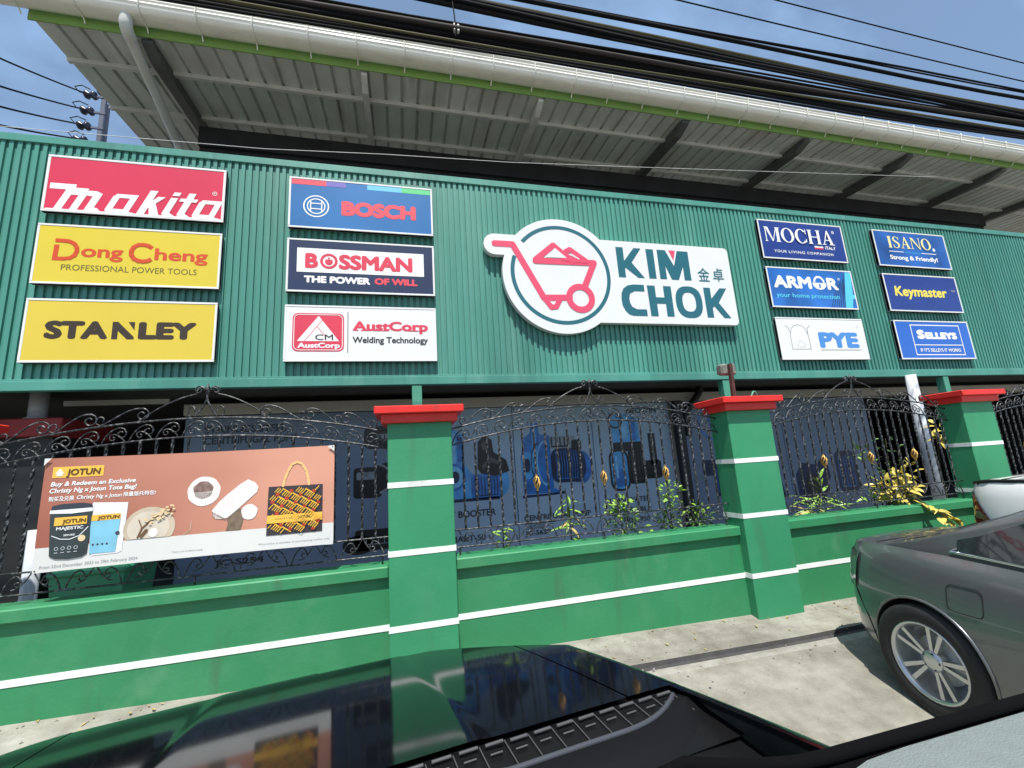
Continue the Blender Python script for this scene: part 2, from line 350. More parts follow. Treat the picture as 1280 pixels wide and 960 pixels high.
def text_mesh(body, bold=0, shear=0, spacing=1):
    cu_ = bpy.data.curves.new('lettering', 'FONT'); cu_.body = body; cu_.offset = bold; cu_.shear = shear; cu_.space_character = spacing; cu_.resolution_u = 4
    t = bpy.data.objects.new('lettering', cu_); me = bpy.data.meshes.new_from_object(t)
    vs = [tuple(v.co) for v in me.vertices]; fs = [list(p.vertices) for p in me.polygons]
    bpy.data.objects.remove(t); bpy.data.meshes.remove(me); bpy.data.curves.remove(cu_)
    return vs, fs
_v, _ = text_mesh('H'); CAPH = max(v[1] for v in _v) - min(v[1] for v in _v)
def text(body, u0, u1, z0, z1, m, parent, bold=0, shear=0, y=-.004, name='lettering', spacing=1, warp=None, fit=False):
    """caps stand between z0 (baseline) and z1; the line runs from u0 to u1; heavy letters are struck several times round a small circle"""
    vs, fs = text_mesh(body, 0, shear, spacing); bold *= .8
    x0 = min(v[0] for v in vs); x1 = max(v[0] for v in vs); k = (u1-u0)/(x1-x0+2*bold)
    if fit: a = min(v[1] for v in vs); kz = (z1-z0)/(max(v[1] for v in vs)-a+2*bold)
    else: kz = (z1-z0)/(CAPH+2*bold); a = 0
    b = MB()
    off = [(0, 0)]
    if bold: off += [(bold*math.cos(math.pi*i/4), bold*math.sin(math.pi*i/4)) for i in range(8)]
    if bold > .03: off += [(bold*.5, 0), (-bold*.5, 0)]
    for i, (ox_, oz_) in enumerate(off):
        P = [(u0+(v[0]-x0+bold+ox_)*k, y-.00004*i, z0+(v[1]-a+bold+oz_)*kz) for v in vs]
        if warp: P = [warp(p) for p in P]
        fx = []
        for f in fs:
            n = len(f); A = sum(P[f[j]][0]*P[f[(j+1) % n]][2]-P[f[(j+1) % n]][0]*P[f[j]][2] for j in range(n)); fx.append(f if A > 0 else f[::-1])
        b.add(P, fx)
    return b.build(name, M[m] if isinstance(m, str) else m, parent)
# ------------------------------------------------------------------ ground
def tilt(x): return max(0, min(.14, .02*(3-x)))
prof = [(3.70, .0), (3.49, .0), (3.30, -.035), (3.12, -.065), (3.112, -.095), (3.045, -.098), (3.036, -.080), (2.96, -.086), (2.6, -.155), (2.2, -.235), (0, -.235), (-4, -.235), (-30, -.235)]
def ground_strip(name, ys, m, x0, x1, nx):
    b = MB(); n = len(ys); vs = []
    for i in range(nx):
        x = x0+(x1-x0)*i/(nx-1)
        for y, z in ys: vs.append((x, y, z+tilt(x)*max(0, min(1, (y-1.5)/2))))
    b.add(vs, [(i*n+j, i*n+j+1, (i+1)*n+j+1, (i+1)*n+j) for i in range(nx-1) for j in range(n-1)]); o = b.build(name, M[m], recalc=False)
    for p in o.data.polygons: pass
    return tag(o, kind='structure')
ground_strip('pavement', prof[:4], 'apron', -16, 24, 81)
ground_strip('dark_channel', prof[3:7], 'drain_shade', -16, 24, 81)  # strip coloured dark to stand in for shade in the groove
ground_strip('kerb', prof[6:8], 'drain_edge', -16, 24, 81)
ground_strip('road', prof[7:], 'road_concrete', -16, 24, 81)
tag(MB().add([(-300, -300, -.4), (300, -300, -.4), (300, 300, -.4), (-300, 300, -.4)], [(0, 1, 2, 3)]).build('ground', M['earth']), kind='structure')
tag(MB().add([(-16, 3.64, .06), (24, 3.64, .06), (24, 14, .06), (-16, 14, .06)], [(0, 1, 2, 3)]).build('yard_floor', M['yard']), kind='structure')

# ------------------------------------------------------------------ building behind
bd = thing('warehouse_building', 'long warehouse with an open-sided grey metal roof above the green sign fascia', 'building', (5, 6.8, 0))
def part(b, name, m, parent, **k):                    # parts are built in world numbers, then hung on their thing
    o = b.build(name, M[m] if isinstance(m, str) else m, None, **k); o.parent = parent
    o.matrix_parent_inverse = Matrix.Translation(-Vector(parent.location)) if not any(parent.rotation_euler) else (Matrix.Translation(parent.location) @ parent.rotation_euler.to_matrix().to_4x4()).inverted()
    return o
RX0, RX1 = -4.15, 19
def zr(y): return 6.87+.08*(y-5.4)
pts = []; x = RX0
while x < RX1:
    pts += [(x, 0), (x+.185, 0), (x+.197, .04), (x+.223, .04)]; x += .235
vs = []
for px, pz in pts:
    for y in (5.33, 12): vs.append((px, y, zr(y)+.055+pz))
n = len(pts)
rs = part(MB().add(vs, [(2*i, 2*i+2, 2*i+3, 2*i+1) for i in range(n-1)]), 'roof_sheet', 'roof_metal', bd)
vs2 = [(v[0], v[1], v[2]+.012) for v in vs]
part(MB().add(vs2, [(2*i, 2*i+1, 2*i+3, 2*i+2) for i in range(n-1)]), 'roof_top', 'roof_metal', bd)
for k, x in enumerate((-3.02, -.46, 2.12, 4.66, 7.2, 9.72, 12.35, 14.9)):
    b = MB()
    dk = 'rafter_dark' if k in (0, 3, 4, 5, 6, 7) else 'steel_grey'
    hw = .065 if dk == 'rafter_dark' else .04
    yb = 12
    b.add([(x+sx*hw, y, zr(y)+dz) for y, lo_ in ((5.36, -.012), (5.60, -.10), (yb, -.10)) for sx in (-1, 1) for dz in (lo_, .04)], [(0, 2, 3, 1), (8, 9, 11, 10)]+[tuple(4*i+q for q in f) for i in (0, 1) for f in ((0, 4, 6, 2), (1, 3, 7, 5), (0, 1, 5, 4), (2, 6, 7, 3))])
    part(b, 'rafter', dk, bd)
for y in (5.88, 6.72, 8.0, 9.5):
    b = MB(); z = zr(y)
    b.box(RX0, RX1, y-.03, y+.03, z+.005, z+.052); b.box(RX0, RX1, y-.035, y-.03, z-.012, z+.05)
    part(b, 'purlin', 'steel_grey', bd)
part(MB().bbox(RX0-.05, RX1, 5.315, 5.335, 6.895, 7.06, .003), 'fascia_board', 'lime', bd)
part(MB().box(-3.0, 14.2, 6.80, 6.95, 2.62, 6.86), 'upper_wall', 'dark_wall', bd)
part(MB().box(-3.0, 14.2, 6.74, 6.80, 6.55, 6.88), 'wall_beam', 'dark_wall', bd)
part(MB().box(-2.66, 8.35, 6.27, 6.42, 0, 2.27), 'lower_wall', 'shop_wall', bd)
part(MB().bbox(-2.66, 14, 6.16, 6.42, 2.275, 2.42, .01), 'lintel_beam', 'shop_wall', bd)
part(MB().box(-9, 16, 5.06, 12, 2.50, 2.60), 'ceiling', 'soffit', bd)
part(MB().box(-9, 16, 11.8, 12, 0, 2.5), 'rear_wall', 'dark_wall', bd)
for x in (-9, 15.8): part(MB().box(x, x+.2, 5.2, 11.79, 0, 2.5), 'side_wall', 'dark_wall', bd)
b = MB()
for k in range(8):                                   # wavy white sheet end in the dark bay
    x = -3.92+k*.135; b.add([(x+.135*i/8, 6.2+.0*j, 2.45+.085*j-(0 if j == 0 else .018*abs(math.sin(math.pi*i/8-math.pi/2)))) for j in (0, 1) for i in range(9)], [(i, i+1, 10+i, 9+i) for i in range(8)])
b.box(-3.92, -2.84, 6.205, 6.23, 2.44, 2.50)
tag(b.build('valance', M['pvc_grey']), 'scalloped off-white valance strip hanging in the dark bay behind the fence', 'valance')

# gutter
gu = thing('roof_gutter', 'white half-round plastic rain gutter along the roof edge above the lime board', 'gutter', (5, 5.18, 6.99))
gp = [(5.295, 7.16), (5.295, 7.03), (5.28, 6.995), (5.24, 6.985), (5.12, 6.99), (5.085, 7.01), (5.062, 7.05), (5.058, 7.085), (5.050, 7.09), (5.050, 7.102), (5.058, 7.106), (5.058, 7.135), (5.048, 7.14), (5.048, 7.152), (5.056, 7.156), (5.056, 7.175), (5.036, 7.18), (5.032, 7.195), (5.044, 7.205), (5.064, 7.20), (5.066, 7.10), (5.072, 7.05), (5.1, 7.015), (5.24, 7.0), (5.28, 7.04), (5.285, 7.16)]
b = MB(); n = len(gp); XA, XB = -4.47, 19
b.add([(x, y, z) for x in (XA, XB) for y, z in gp], [(i, i+1, n+i+1, n+i) for i in range(n-1)], True)
b.add([(XA, y, z) for y, z in [(5.29, 7.16), (5.29, 7.02), (5.24, 6.99), (5.12, 6.992), (5.07, 7.04), (5.06, 7.19)]], [(0, 1, 2, 3, 4, 5)])
part(b, 'trough', 'gutter_white', gu)
x = -4.25; k = 0
br = None
while x < 13.5:
    if br is None:
        b = MB(); pth = [(y-(.008 if y < 5.2 else 0), z-.006) for y, z in gp[3:19]] + [(5.05, 7.215)]
        q = [(5.30, 6.93), (5.27, 6.972)] + [(y-.006, z-.008) for y, z in [(5.24, 6.985), (5.12, 6.99), (5.085, 7.01), (5.058, 7.05), (5.045, 7.11), (5.04, 7.17), (5.028, 7.20), (5.04, 7.217)]]
        b.tube([(0, y, z) for y, z in q], .009, 5)
        br = b.build('bracket', M['gutter_white'], None); br.parent = gu; br.location = (x-5, -5.18, -6.99)
    else:
        c = br.copy(); COL.objects.link(c); c.parent = gu; c.location = (x-5, -5.18, -6.99)
    x += .62+.03*math.sin(k*2.1); k += 1
dp = thing('downpipe', 'off-white round rainwater downpipe slanting from the gutter back under the roof', 'downpipe', (-3.15, 5.18, 6.95))
part(MB().tube([(-3.15, 5.17, 7.0), (-3.15, 5.17, 6.90), (-3.152, 5.19, 6.855), (-3.154, 5.235, 6.825), (-3.156, 5.30, 6.812)], .067, 14), 'elbow', 'pvc_grey', dp)
part(MB().tube([(-3.155, 5.27, 6.816), (-3.2, 6.58, 6.45), (-3.2, 6.66, 6.40), (-3.2, 6.69, 6.3), (-3.2, 6.69, 5.0)], .058, 14), 'pipe', 'pvc_grey', dp)
part(MB().tube([(-3.2, 6.69, 6.30), (-3.2, 6.69, 6.25)], .066, 14), 'collar', 'pvc_grey', dp)

# ------------------------------------------------------------------ corrugated fascia with posts
FX0, FX1, FZ0, FZ1 = -6.2, 15.2, 2.385, 5.125
fa = thing('corrugated_fascia', 'long green corrugated metal fascia that carries all the brand boards', 'fascia', (4, 5, FZ0))
pts = []; x = FX0; P = .0715
while x < FX1:
    pts += [(x, 5.0), (x+.037, 5.0), (x+.039, 5.021), (x+.0685, 5.021)]; x += P
n = len(pts); vs = [(px, py, z) for z in (FZ0+.05, FZ1-.05) for px, py in pts]
part(MB().add(vs, [(i, i+1, n+i+1, n+i) for i in range(n-1)]), 'cladding', 'clad_green', fa)
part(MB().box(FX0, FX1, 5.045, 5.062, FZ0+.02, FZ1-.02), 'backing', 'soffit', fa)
part(MB().bbox(FX0, FX1, 4.985, 5.065, FZ1-.085, FZ1, .004), 'top_trim', 'clad_green', fa)
b = MB().bbox(FX0, FX1, 4.97, 5.055, FZ0, FZ0+.095, .005); b.bbox(FX0, FX1, 4.982, 4.998, FZ0+.096, FZ0+.115, .002)
part(b, 'bottom_trim', 'clad_green', fa)
for x in (-3.98, .15, 4.31, 8.47, 12.6): part(MB().bbox(x-.055, x+.055, 4.98, 5.09, .06, FZ0-.003, .004), 'post', 'post_green', fa)
def column(x, y, r, z0, z1, label):
    t = thing('round_column', label, 'column', (x, y, z0))
    part(MB().lathe([(0, z0), (r, z0), (r, z1), (0, z1)], 24, c=(x, y, 0)), 'shaft', 'pipe_white', t)
    part(MB().lathe([(r, z0), (r+.03, z0), (r+.03, z0+.04), (r, z0+.055)], 24, c=(x, y, 0)), 'base', 'pipe_white', t)
column(7.66, 4.95, .075, .06, 2.4, 'round white column standing behind the fence right of the yellow-leaved plant')
column(-2.78, 4.30, .05, .06, 1.15, 'short white pipe standing behind the fence beside the promotional banner')
# inner pier, its shade put into the dark shaft and cap colours
ip = thing('gate_pier', 'shaded dark pier with a red cap behind the end of the fence grille', 'pillar', (-3.75, 5.55, .06))
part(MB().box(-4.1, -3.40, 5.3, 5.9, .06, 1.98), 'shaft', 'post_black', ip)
part(MB().bbox(-4.2, -3.28, 5.2, 6.0, 1.98, 2.16, .01), 'cap', 'cap_red_shade', ip)
column(-3.72, 5.55, .075, 2.163, 2.498, 'white column rising from the red-capped dark pier in the shade')
bn = thing('wheelie_bin', 'green plastic bin standing in the yard under the promotional banner', 'bin', (-2.85, 5.35, .06))
b = MB(); b.add([(-2.85+sx*(.24+.05*k), 5.35+sy*(.24+.05*k), .1+.56*k) for k in (0, 1) for sy in (-1, 1) for sx in (-1, 1)], [(0, 2, 3, 1), (4, 5, 7, 6), (0, 1, 5, 4), (2, 6, 7, 3), (0, 4, 6, 2), (1, 3, 7, 5)]); part(b, 'body', 'bin_green', bn)
part(MB().bbox(-3.16, -2.54, 5.04, 5.66, .662, .72, .02), 'lid', 'bin_green', bn)
for sx in (-.2, .2): part(MB().lathe([(0, -.03), (.09, -.03), (.1, 0), (.09, .03), (0, .03)], 16, 'x', c=(-2.85+sx, 5.60, .16)), 'wheel', 'tyre', bn)

# ------------------------------------------------------------------ pump posters on the shop wall (flat printed boards)
def poster(x0, x1, z0, z1, label, paper='poster_grey'):
    t = thing('pump_poster', label, 'poster', (x0, 6.2, z0), 0, 'grey pump posters on the shop wall')
    MB().bbox(0, x1-x0, 0, .03, 0, z1-z0, .004).build('board', M[paper], t); return t
def ell(cx, cz, rx, rz, n=28): return [(cx+rx*math.cos(2*math.pi*i/n), cz+rz*math.sin(2*math.pi*i/n)) for i in range(n)]
def rr(x0, x1, z0, z1, r, n=5):
    o = []
    for cx, cz, a in ((x1-r, z0+r, -90), (x1-r, z1-r, 0), (x0+r, z1-r, 90), (x0+r, z0+r, 180)):
        for i in range(n+1): o.append((cx+r*math.cos(R(a+90*i/n)), cz+r*math.sin(R(a+90*i/n))))
    return o
def shape(t, layer, m, pts_, name='pump_picture'):    # one printed shape, given in wall numbers (x, z)
    F = Flat(-.002-.0012*layer); F.poly([(x-t.location.x, z-t.location.z) for x, z in pts_]); return F.build(name, m, t)
def fins(t, layer, m, x0, x1, z0, z1, n, w, bow=0):   # cooling fins of a motor, printed as one comb
    F = Flat(-.002-.0012*layer)
    for i in range(n):
        x = x0+(x1-x0)*i/max(1, n-1)-t.location.x; F.ribbon([(x, z0-t.location.z), (x+bow, (z0+z1)/2-t.location.z), (x, z1-t.location.z)], w, cap=False)
    F.rect(x0-t.location.x, x1-t.location.x, z0-t.location.z, z0+w-t.location.z); return F.build('motor_fins', m, t)
def hoop(t, layer, m, cx, cz, r0, r1, sx=1, a0=0, a1=360):
    F = Flat(-.002-.0012*layer); F.ring(cx-t.location.x, cz-t.location.z, r0, r1, a0, a1, sx=sx); return F.build('flange', m, t)
t = poster(-2.645, .30, .15, 2.265, 'grey poster lettered STAINLESS STEEL behind the promotional banner', 'poster_dim')
text('STAINLESS STEEL', .22, 1.15, 1.895, 1.985, 'ink_dark', t, .03)
text('CENTRIFUGAL PUMP', .22, 1.30, 1.755, 1.845, 'ink_dark', t, .03)
text('JC-S254', .42, .95, .30, .37, 'ink_dark', t, .03)
shape(t, 0, 'pump_black', ell(-.19, 1.95, .28, .12)); shape(t, 1, 'pump_black', rr(-.53, .10, 1.75, 2.05, .08)); shape(t, 2, 'pump_steel', rr(-.36, -.04, 1.86, 1.95, .03)); fins(t, 3, 'pump_black', -.32, -.08, 1.87, 1.94, 5, .014)
shape(t, 0, 'pump_black', ell(-.14, 1.37, .34, .20)); shape(t, 1, 'pump_black', rr(-.66, -.30, 1.11, 1.51, .05)); shape(t, 2, 'pump_steel', rr(-.62, -.38, 1.35, 1.45, .02)); shape(t, 2, 'pump_steel', rr(-.24, 0, 1.33, 1.42, .02)); hoop(t, 3, 'pump_steel', -.36, 1.35, .17, .20, 1, -80, 80); shape(t, 3, 'pump_steel', rr(-.22, .06, 1.16, 1.20, .01))
shape(t, 0, 'pump_black', rr(-.64, -.02, .45, .71, .04)); shape(t, 0, 'pump_black', ell(-.59, .53, .2, .12)); fins(t, 2, 'pump_steel', -.5, -.12, .52, .62, 6, .012)
t = poster(.31, 1.545, .15, 2.265, 'grey poster of a blue booster pump with a black motor lettered BOOSTER')
shape(t, 0, 'pump_light', [(.40, .98), (.40, 1.98), (.62, 2.0), (.80, 1.9), (.82, 1.45), (.95, 1.3), (.95, .98)])
shape(t, 1, 'pump_pale', rr(.60, .70, 1.45, 1.92, .04)); shape(t, 1, 'pump_blue', rr(.72, .80, 1.50, 1.86, .03)); shape(t, 2, 'pump_pale', ell(.66, 1.30, .15, .17)); hoop(t, 3, 'pump_blue', .66, 1.30, .15, .19, .9); shape(t, 3, 'pump_navy', ell(.68, 1.30, .06, .08))
shape(t, 1, 'pump_light', ell(1.32, 1.20, .13, .20)); shape(t, 2, 'pump_blue', rr(.90, 1.34, .98, 1.32, .05)); fins(t, 3, 'pump_navy', .95, 1.27, 1.02, 1.28, 8, .012, .01); shape(t, 2, 'pump_navy', rr(.50, 1.30, .96, 1.0, .01))
shape(t, 4, 'pump_black', [(1.0, 1.40), (1.02, 1.78), (1.12, 1.86), (1.22, 1.80), (1.24, 1.62), (1.42, 1.50), (1.46, 1.34), (1.25, 1.28), (1.05, 1.33)]); shape(t, 5, 'pump_grey', [(1.06, 1.44), (1.20, 1.56), (1.36, 1.46), (1.36, 1.42), (1.20, 1.48), (1.08, 1.38)]); shape(t, 5, 'pump_grey', ell(1.12, 1.72, .05, .07))
text('ECT BOOSTER', .14, .92, .60, .69, 'ink_dark', t, .035); text('SMART-50', .22, .76, .285, .36, 'ink_dark', t, .03)
t = poster(1.555, 2.80, .15, 2.265, 'grey poster of a blue centrifugal pump seen through the grille')
shape(t, 0, 'pump_blue', [(1.66, .99), (1.64, 1.5), (1.70, 1.80), (1.80, 1.86), (1.83, 2.02), (1.93, 2.02), (1.95, 1.84), (2.10, 1.82), (2.12, 1.05), (2.25, .99)])
shape(t, 1, 'pump_light', [(1.83, 1.86), (1.85, 2.00), (1.89, 2.00), (1.90, 1.5), (1.86, 1.2), (1.82, 1.5)]); shape(t, 1, 'pump_light', ell(1.74, 1.40, .10, .20)); shape(t, 2, 'pump_navy', ell(1.73, 1.40, .05, .10)); hoop(t, 2, 'pump_pale', 2.03, 1.42, .30, .335, .45, 100, 265); hoop(t, 2, 'pump_navy', 1.93, 1.42, .28, .31, .45, 95, 265)
shape(t, 1, 'pump_blue', ell(2.58, 1.33, .16, .24)); shape(t, 3, 'pump_navy', rr(2.10, 2.58, 1.12, 1.62, .12)); shape(t, 4, 'pump_navy', ell(2.5, 1.36, .15, .25)); fins(t, 5, 'pump_blue', 2.18, 2.50, 1.17, 1.58, 9, .010, .012)
shape(t, 4, 'pump_steel', rr(2.10, 2.50, 1.62, 1.80, .03)); fins(t, 5, 'pump_black', 2.13, 2.40, 1.64, 1.79, 5, .022); shape(t, 6, 'pump_black', rr(2.44, 2.60, 1.58, 1.74, .04)); shape(t, 1, 'pump_navy', [(1.64, .98), (2.0, .98), (2.28, 1.0), (2.30, .96), (1.63, .94)])
text('CENTRIFUGAL PUMP', .08, 1.10, .475, .55, 'ink_dark', t, .03); text('JC-S630', .08, .46, .275, .34, 'ink_dark', t, .03)
F = Flat(-.004)
for i in range(4): F.rect(.08, .56-.05*i, .43-.022*i, .437-.022*i)
F.build('small_print', 'ink_dark', t)
t = poster(2.81, 4.17, .15, 2.265, 'grey poster of blue and black submersible pumps beside the black post')
shape(t, 0, 'pump_light', [(3.14, 1.66), (3.12, 2.0), (3.2, 2.1), (3.5, 2.1), (3.58, 2.0), (3.60, 1.66)]); shape(t, 1, 'pump_pale', rr(3.30, 3.40, 1.70, 2.04, .04)); shape(t, 1, 'pump_blue', rr(3.46, 3.54, 1.68, 2.04, .03)); hoop(t, 2, 'pump_black', 3.2, 2.0, .10, .125)
shape(t, 3, 'pump_black', rr(3.13, 3.62, 1.52, 1.66, .01)); shape(t, 3, 'pump_black', rr(3.36, 3.62, 1.02, 1.52, .03)); shape(t, 3, 'pump_black', rr(3.6, 3.92, 1.08, 1.36, .05)); shape(t, 3, 'pump_black', rr(3.74, 3.86, 1.3, 1.78, .01)); fins(t, 5, 'pump_grey', 3.42, 3.58, 1.08, 1.48, 4, .010)
shape(t, 4, 'pump_black', rr(3.03, 3.36, .93, 1.55, .13)); shape(t, 5, 'pump_light', rr(3.06, 3.33, .96, 1.52, .11)); shape(t, 6, 'pump_blue', rr(3.09, 3.30, .99, 1.26, .09)); shape(t, 7, 'pump_pale', rr(3.13, 3.17, 1.12, 1.46, .018))
text('NEOWIN', .60, 1.13, 1.955, 2.04, 'ink_dark', t, .03)
text('CLEAN WATER', .09, .85, .605, .68, 'ink_dark', t, .03); text('SUBMERSIBLE', .09, .85, .455, .53, 'ink_dark', t, .03); text('QDX-750', .36, .80, .31, .38, 'ink_dark', t, .02)
t = poster(4.36, 6.35, .15, 2.265, 'blue-grey poster with dark pump pictures right of the black post', 'poster_dim')
shape(t, 0, 'pump_navy', rr(4.66, 5.0, 1.05, 1.30, .05)); shape(t, 1, 'pump_navy', rr(4.86, 5.12, .72, 1.2, .04)); fins(t, 2, 'pump_blue', 4.90, 5.08, .78, 1.14, 5, .012); shape(t, 0, 'pump_navy', [(5.6, 1.25), (6.1, 1.1), (6.2, .6), (5.9, .55), (5.85, .95), (5.55, 1.05)]); shape(t, 2, 'pump_blue', ell(5.92, 1.0, .10, .07))
hoop(t, 1, 'pump_blue', 5.02, 1.92, .29, .325); shape(t, 1, 'pump_blue', ell(5.0, 1.95, .13, .19)); shape(t, 2, 'poster_dim', ell(5.03, 1.95, .07, .12))
t = poster(6.36, 8.30, .15, 2.265, 'blue-grey poster partly hidden by the climbing plant and white column', 'poster_dim')
shape(t, 0, 'pump_navy', [(6.46, .45), (6.46, .95), (6.62, 1.15), (6.9, 1.1), (7.15, 1.25), (7.2, .9), (7.0, .5)]); shape(t, 1, 'pump_black', ell(6.8, .75, .16, .2)); shape(t, 1, 'pump_navy', rr(7.35, 7.8, .6, 1.3, .1)); fins(t, 2, 'pump_blue', 7.42, 7.72, .68, 1.2, 6, .014)
# black post with downpipe
bp = thing('steel_post', 'black square steel post standing in front of the pump posters', 'post', (4.24, 6.12, .06))
part(MB().bbox(4.185, 4.325, 6.04, 6.15, .06, 2.27, .005), 'shaft', 'post_black', bp)
el = thing('drain_pipe', 'bent black drain pipe running from the ceiling to the black post', 'pipe', (4.5, 6.1, 2.4))
part(MB().tube([(4.40, 6.08, 1.7), (4.40, 6.08, 2.02), (4.43, 6.08, 2.10), (4.66, 6.05, 2.36), (4.70, 6.05, 2.42), (4.70, 6.05, 2.5)], .055, 12), 'pipe', 'post_black', el)
part(MB().tube([(4.40, 6.08, 1.95), (4.40, 6.08, 2.03)], .07, 12), 'collar', 'post_black', el)
# ------------------------------------------------------------------ brand boards on the fascia
SK = .986; SW, SH = 1.632, .646
def sign(x, z, face, label, frame='sign_white', border=.022):
    t = thing('brand_sign', label, 'sign', (x*SK, 4.93, HC+z*SK), 0, 'brand boards on the green fascia')
    MB().bbox(0, SW, .004, .05, 0, SH, .004).build('panel', M[face], t)
    if frame:
        b = MB(); w_ = border
        b.bbox(0, SW, 0, .052, SH-w_, SH, .003); b.bbox(0, SW, 0, .052, 0, w_, .003); b.bbox(0, w_, 0, .052, w_+.001, SH-w_-.001, .003); b.bbox(SW-w_, SW, 0, .052, w_+.001, SH-w_-.001, .003)
        b.build('frame', M[frame], t)
    for u in (.25, SW-.25):
        MB().box(u-.02, u+.02, .05, .069, .05, SH-.05).build('bracket', M['steel_grey'], t)
    return t
C1, C2, C3, C4 = -3.573, -1.262, 5.355, 7.672
R1, R2, R3 = 2.880, 2.088, 1.277
FY = .0025

# red board with slanted white word
t = sign(C1, R1, 'makita_red', 'red board with slanted white lettering, topmost of the leftmost column', border=.026)
F = Flat(FY)
def sl(p, v, k=.40): return (p+k*(v-.03), v)
def par(p0, p1, v0, v1): F.poly([sl(p0, v0), sl(p1, v0), sl(p1, v1), sl(p0, v1)])
F.poly([(.05, .258), (.05, .322), (.275, .322), (.268, .285), (.385, .285), (.375, .262), (.19, .258)])
par(.100, .168, .03, .27); par(.232, .298, .03, .245); par(.355, .425, .055, .235)
F.poly([sl(.10, .20), sl(.10, .262), sl(.36, .262), sl(.425, .235), sl(.425, .19), sl(.30, .205)])
F.poly([sl(.355, .03), sl(.50, .03), sl(.465, .062), sl(.425, .075), sl(.355, .08)])
def letter_a(p):
    F.poly([sl(p, .06), sl(p+.02, .03), sl(p+.115, .03), sl(p+.155, .06), sl(p+.155, .25), sl(p+.215, .25), sl(p+.215, .05), sl(p+.30, .03), sl(p+.30, .018), sl(p+.135, .018), sl(p+.1, .03)])
    par(p, p+.062, .055, .225); F.poly([sl(p, .205), sl(p+.02, .25), sl(p+.17, .25), sl(p+.17, .205)]); F.poly([sl(p+.02, .03), sl(p+.17, .03), sl(p+.17, .075), sl(p+.02, .075)])
letter_a(.525); letter_a(1.315)
par(.815, .885, .03, .318)
F.poly([sl(.88, .10), sl(.985, .25), sl(.915, .25), sl(.87, .17)]); F.poly([sl(.87, .165), sl(.93, .03), sl(1.02, .03), sl(.925, .175)])
par(1.035, 1.10, .05, .25); F.poly([sl(1.035, .06), sl(1.06, .018), sl(1.19, .018), sl(1.10, .07)]); par(1.035, 1.10, .275, .318)
par(1.175, 1.243, .05, .318); par(1.125, 1.29, .213, .25); F.poly([sl(1.175, .06), sl(1.20, .018), sl(1.33, .018), sl(1.243, .07)])
F.rect(.04, SW-.04, .02, .034); F.build('lettering', 'ink_white', t)
F = Flat(FY); F.ring(1.531, .342, .019, .024, n=24); F.build('registered_mark', 'ink_white', t); text('R', 1.523, 1.540, .332, .352, 'ink_white', t, .02, y=.001, name='registered_mark')
# yellow / orange
t = sign(C1, R2, 'sign_yellow', 'yellow board with orange lettering, second in the leftmost column')
F = Flat(FY)
F.poly([(.153, .251), (.158, .42), (.20, .42), (.196, .292), (.25, .292), (.25, .251)])
F.ribbon([(.25, .272), (.30, .282), (.335, .312), (.35, .36), (.345, .40), (.32, .44), (.28, .462), (.24, .467), (.162, .467)], .04, cap=False)
for p in [(.25, .272), (.30, .282), (.335, .312), (.35, .36), (.345, .40), (.32, .44), (.28, .462), (.24, .467)]: F.disc(*p, .02, n=12)
F.build('initial', 'ink_orange', t); F = Flat(FY)
F.ribbon([(.995, .43), (.96, .455), (.915, .466), (.87, .462), (.83, .435), (.812, .39), (.815, .345), (.84, .305), (.88, .283), (.925, .278), (.965, .288), (.995, .308)], .044, cap=False)
for p in [(.96, .455), (.915, .466), (.87, .462), (.83, .435), (.812, .39), (.815, .345), (.84, .305), (.88, .283), (.925, .278), (.965, .288)]: F.disc(*p, .022, n=12)
F.build('initial', 'ink_orange', t)
text('ong', .385, .745, .300, .435, 'ink_orange', t, .035, y=FY); text('heng', 1.02, 1.51, .300, .435, 'ink_orange', t, .035, y=FY)
text('PROFESSIONAL POWER TOOLS', .237, 1.416, .150, .212, 'ink_olive', t, .0, y=FY, name='tagline')
# yellow / black
t = sign(C1, R3, 'stanley_yellow', 'yellow board with dark brown capital lettering, lowest in the leftmost column')
text('STA', .175, .690, .237, .420, 'ink_brown', t, .075, y=FY); text('LEY', .945, 1.454, .237, .420, 'ink_brown', t, .075, y=FY)
F = Flat(FY); F.rect(.722, .772, .237, .418); F.poly([(.768, .418), (.91, .262), (.91, .237), (.852, .237), (.722, .378), (.722, .418)]); F.poly([(.855, .418), (.91, .418), (.91, .33)]); F.build('lettering', 'ink_brown', t)
# blue board, red word, ring emblem
t = sign(C2, R1, 'bosch_blue', 'blue board with red capitals and a white ring emblem, topmost of the second column')
F = Flat(.003)
for a, c, m in ((.026, .40, 'ink_coral'), (.40, .62, 'purple_ink'), (.86, 1.26, 'sky_ink'), (1.26, SW-.026, 'green_ink')):
    G = Flat(.003); G.rect(a, c, .555, .620); G.build('colour_band', m, t)
G = Flat(FY); cx, cz = .295, .285
G.ring(cx, cz, .126, .140); G.ring(cx, cz, .088, .100, 52, 128); G.ring(cx, cz, .088, .100, 232, 308); G.ring(cx, cz, .088, .1, 0, 52); G.ring(cx, cz, .088, .1, 128, 180); G.ring(cx, cz, .088, .1, 180, 232); G.ring(cx, cz, .088, .1, 308, 360)
for s_ in (-1, 1): G.rect(cx+s_*.060-.006, cx+s_*.060+.006, cz-.078, cz+.078); G.rect(cx-.056, cx+.056, cz+s_*.034-.006, cz+s_*.034+.006)
G.build('emblem', 'ink_white', t)
text('BOSCH', .570, 1.427, .190, .380, 'ink_coral', t, .085, y=FY)
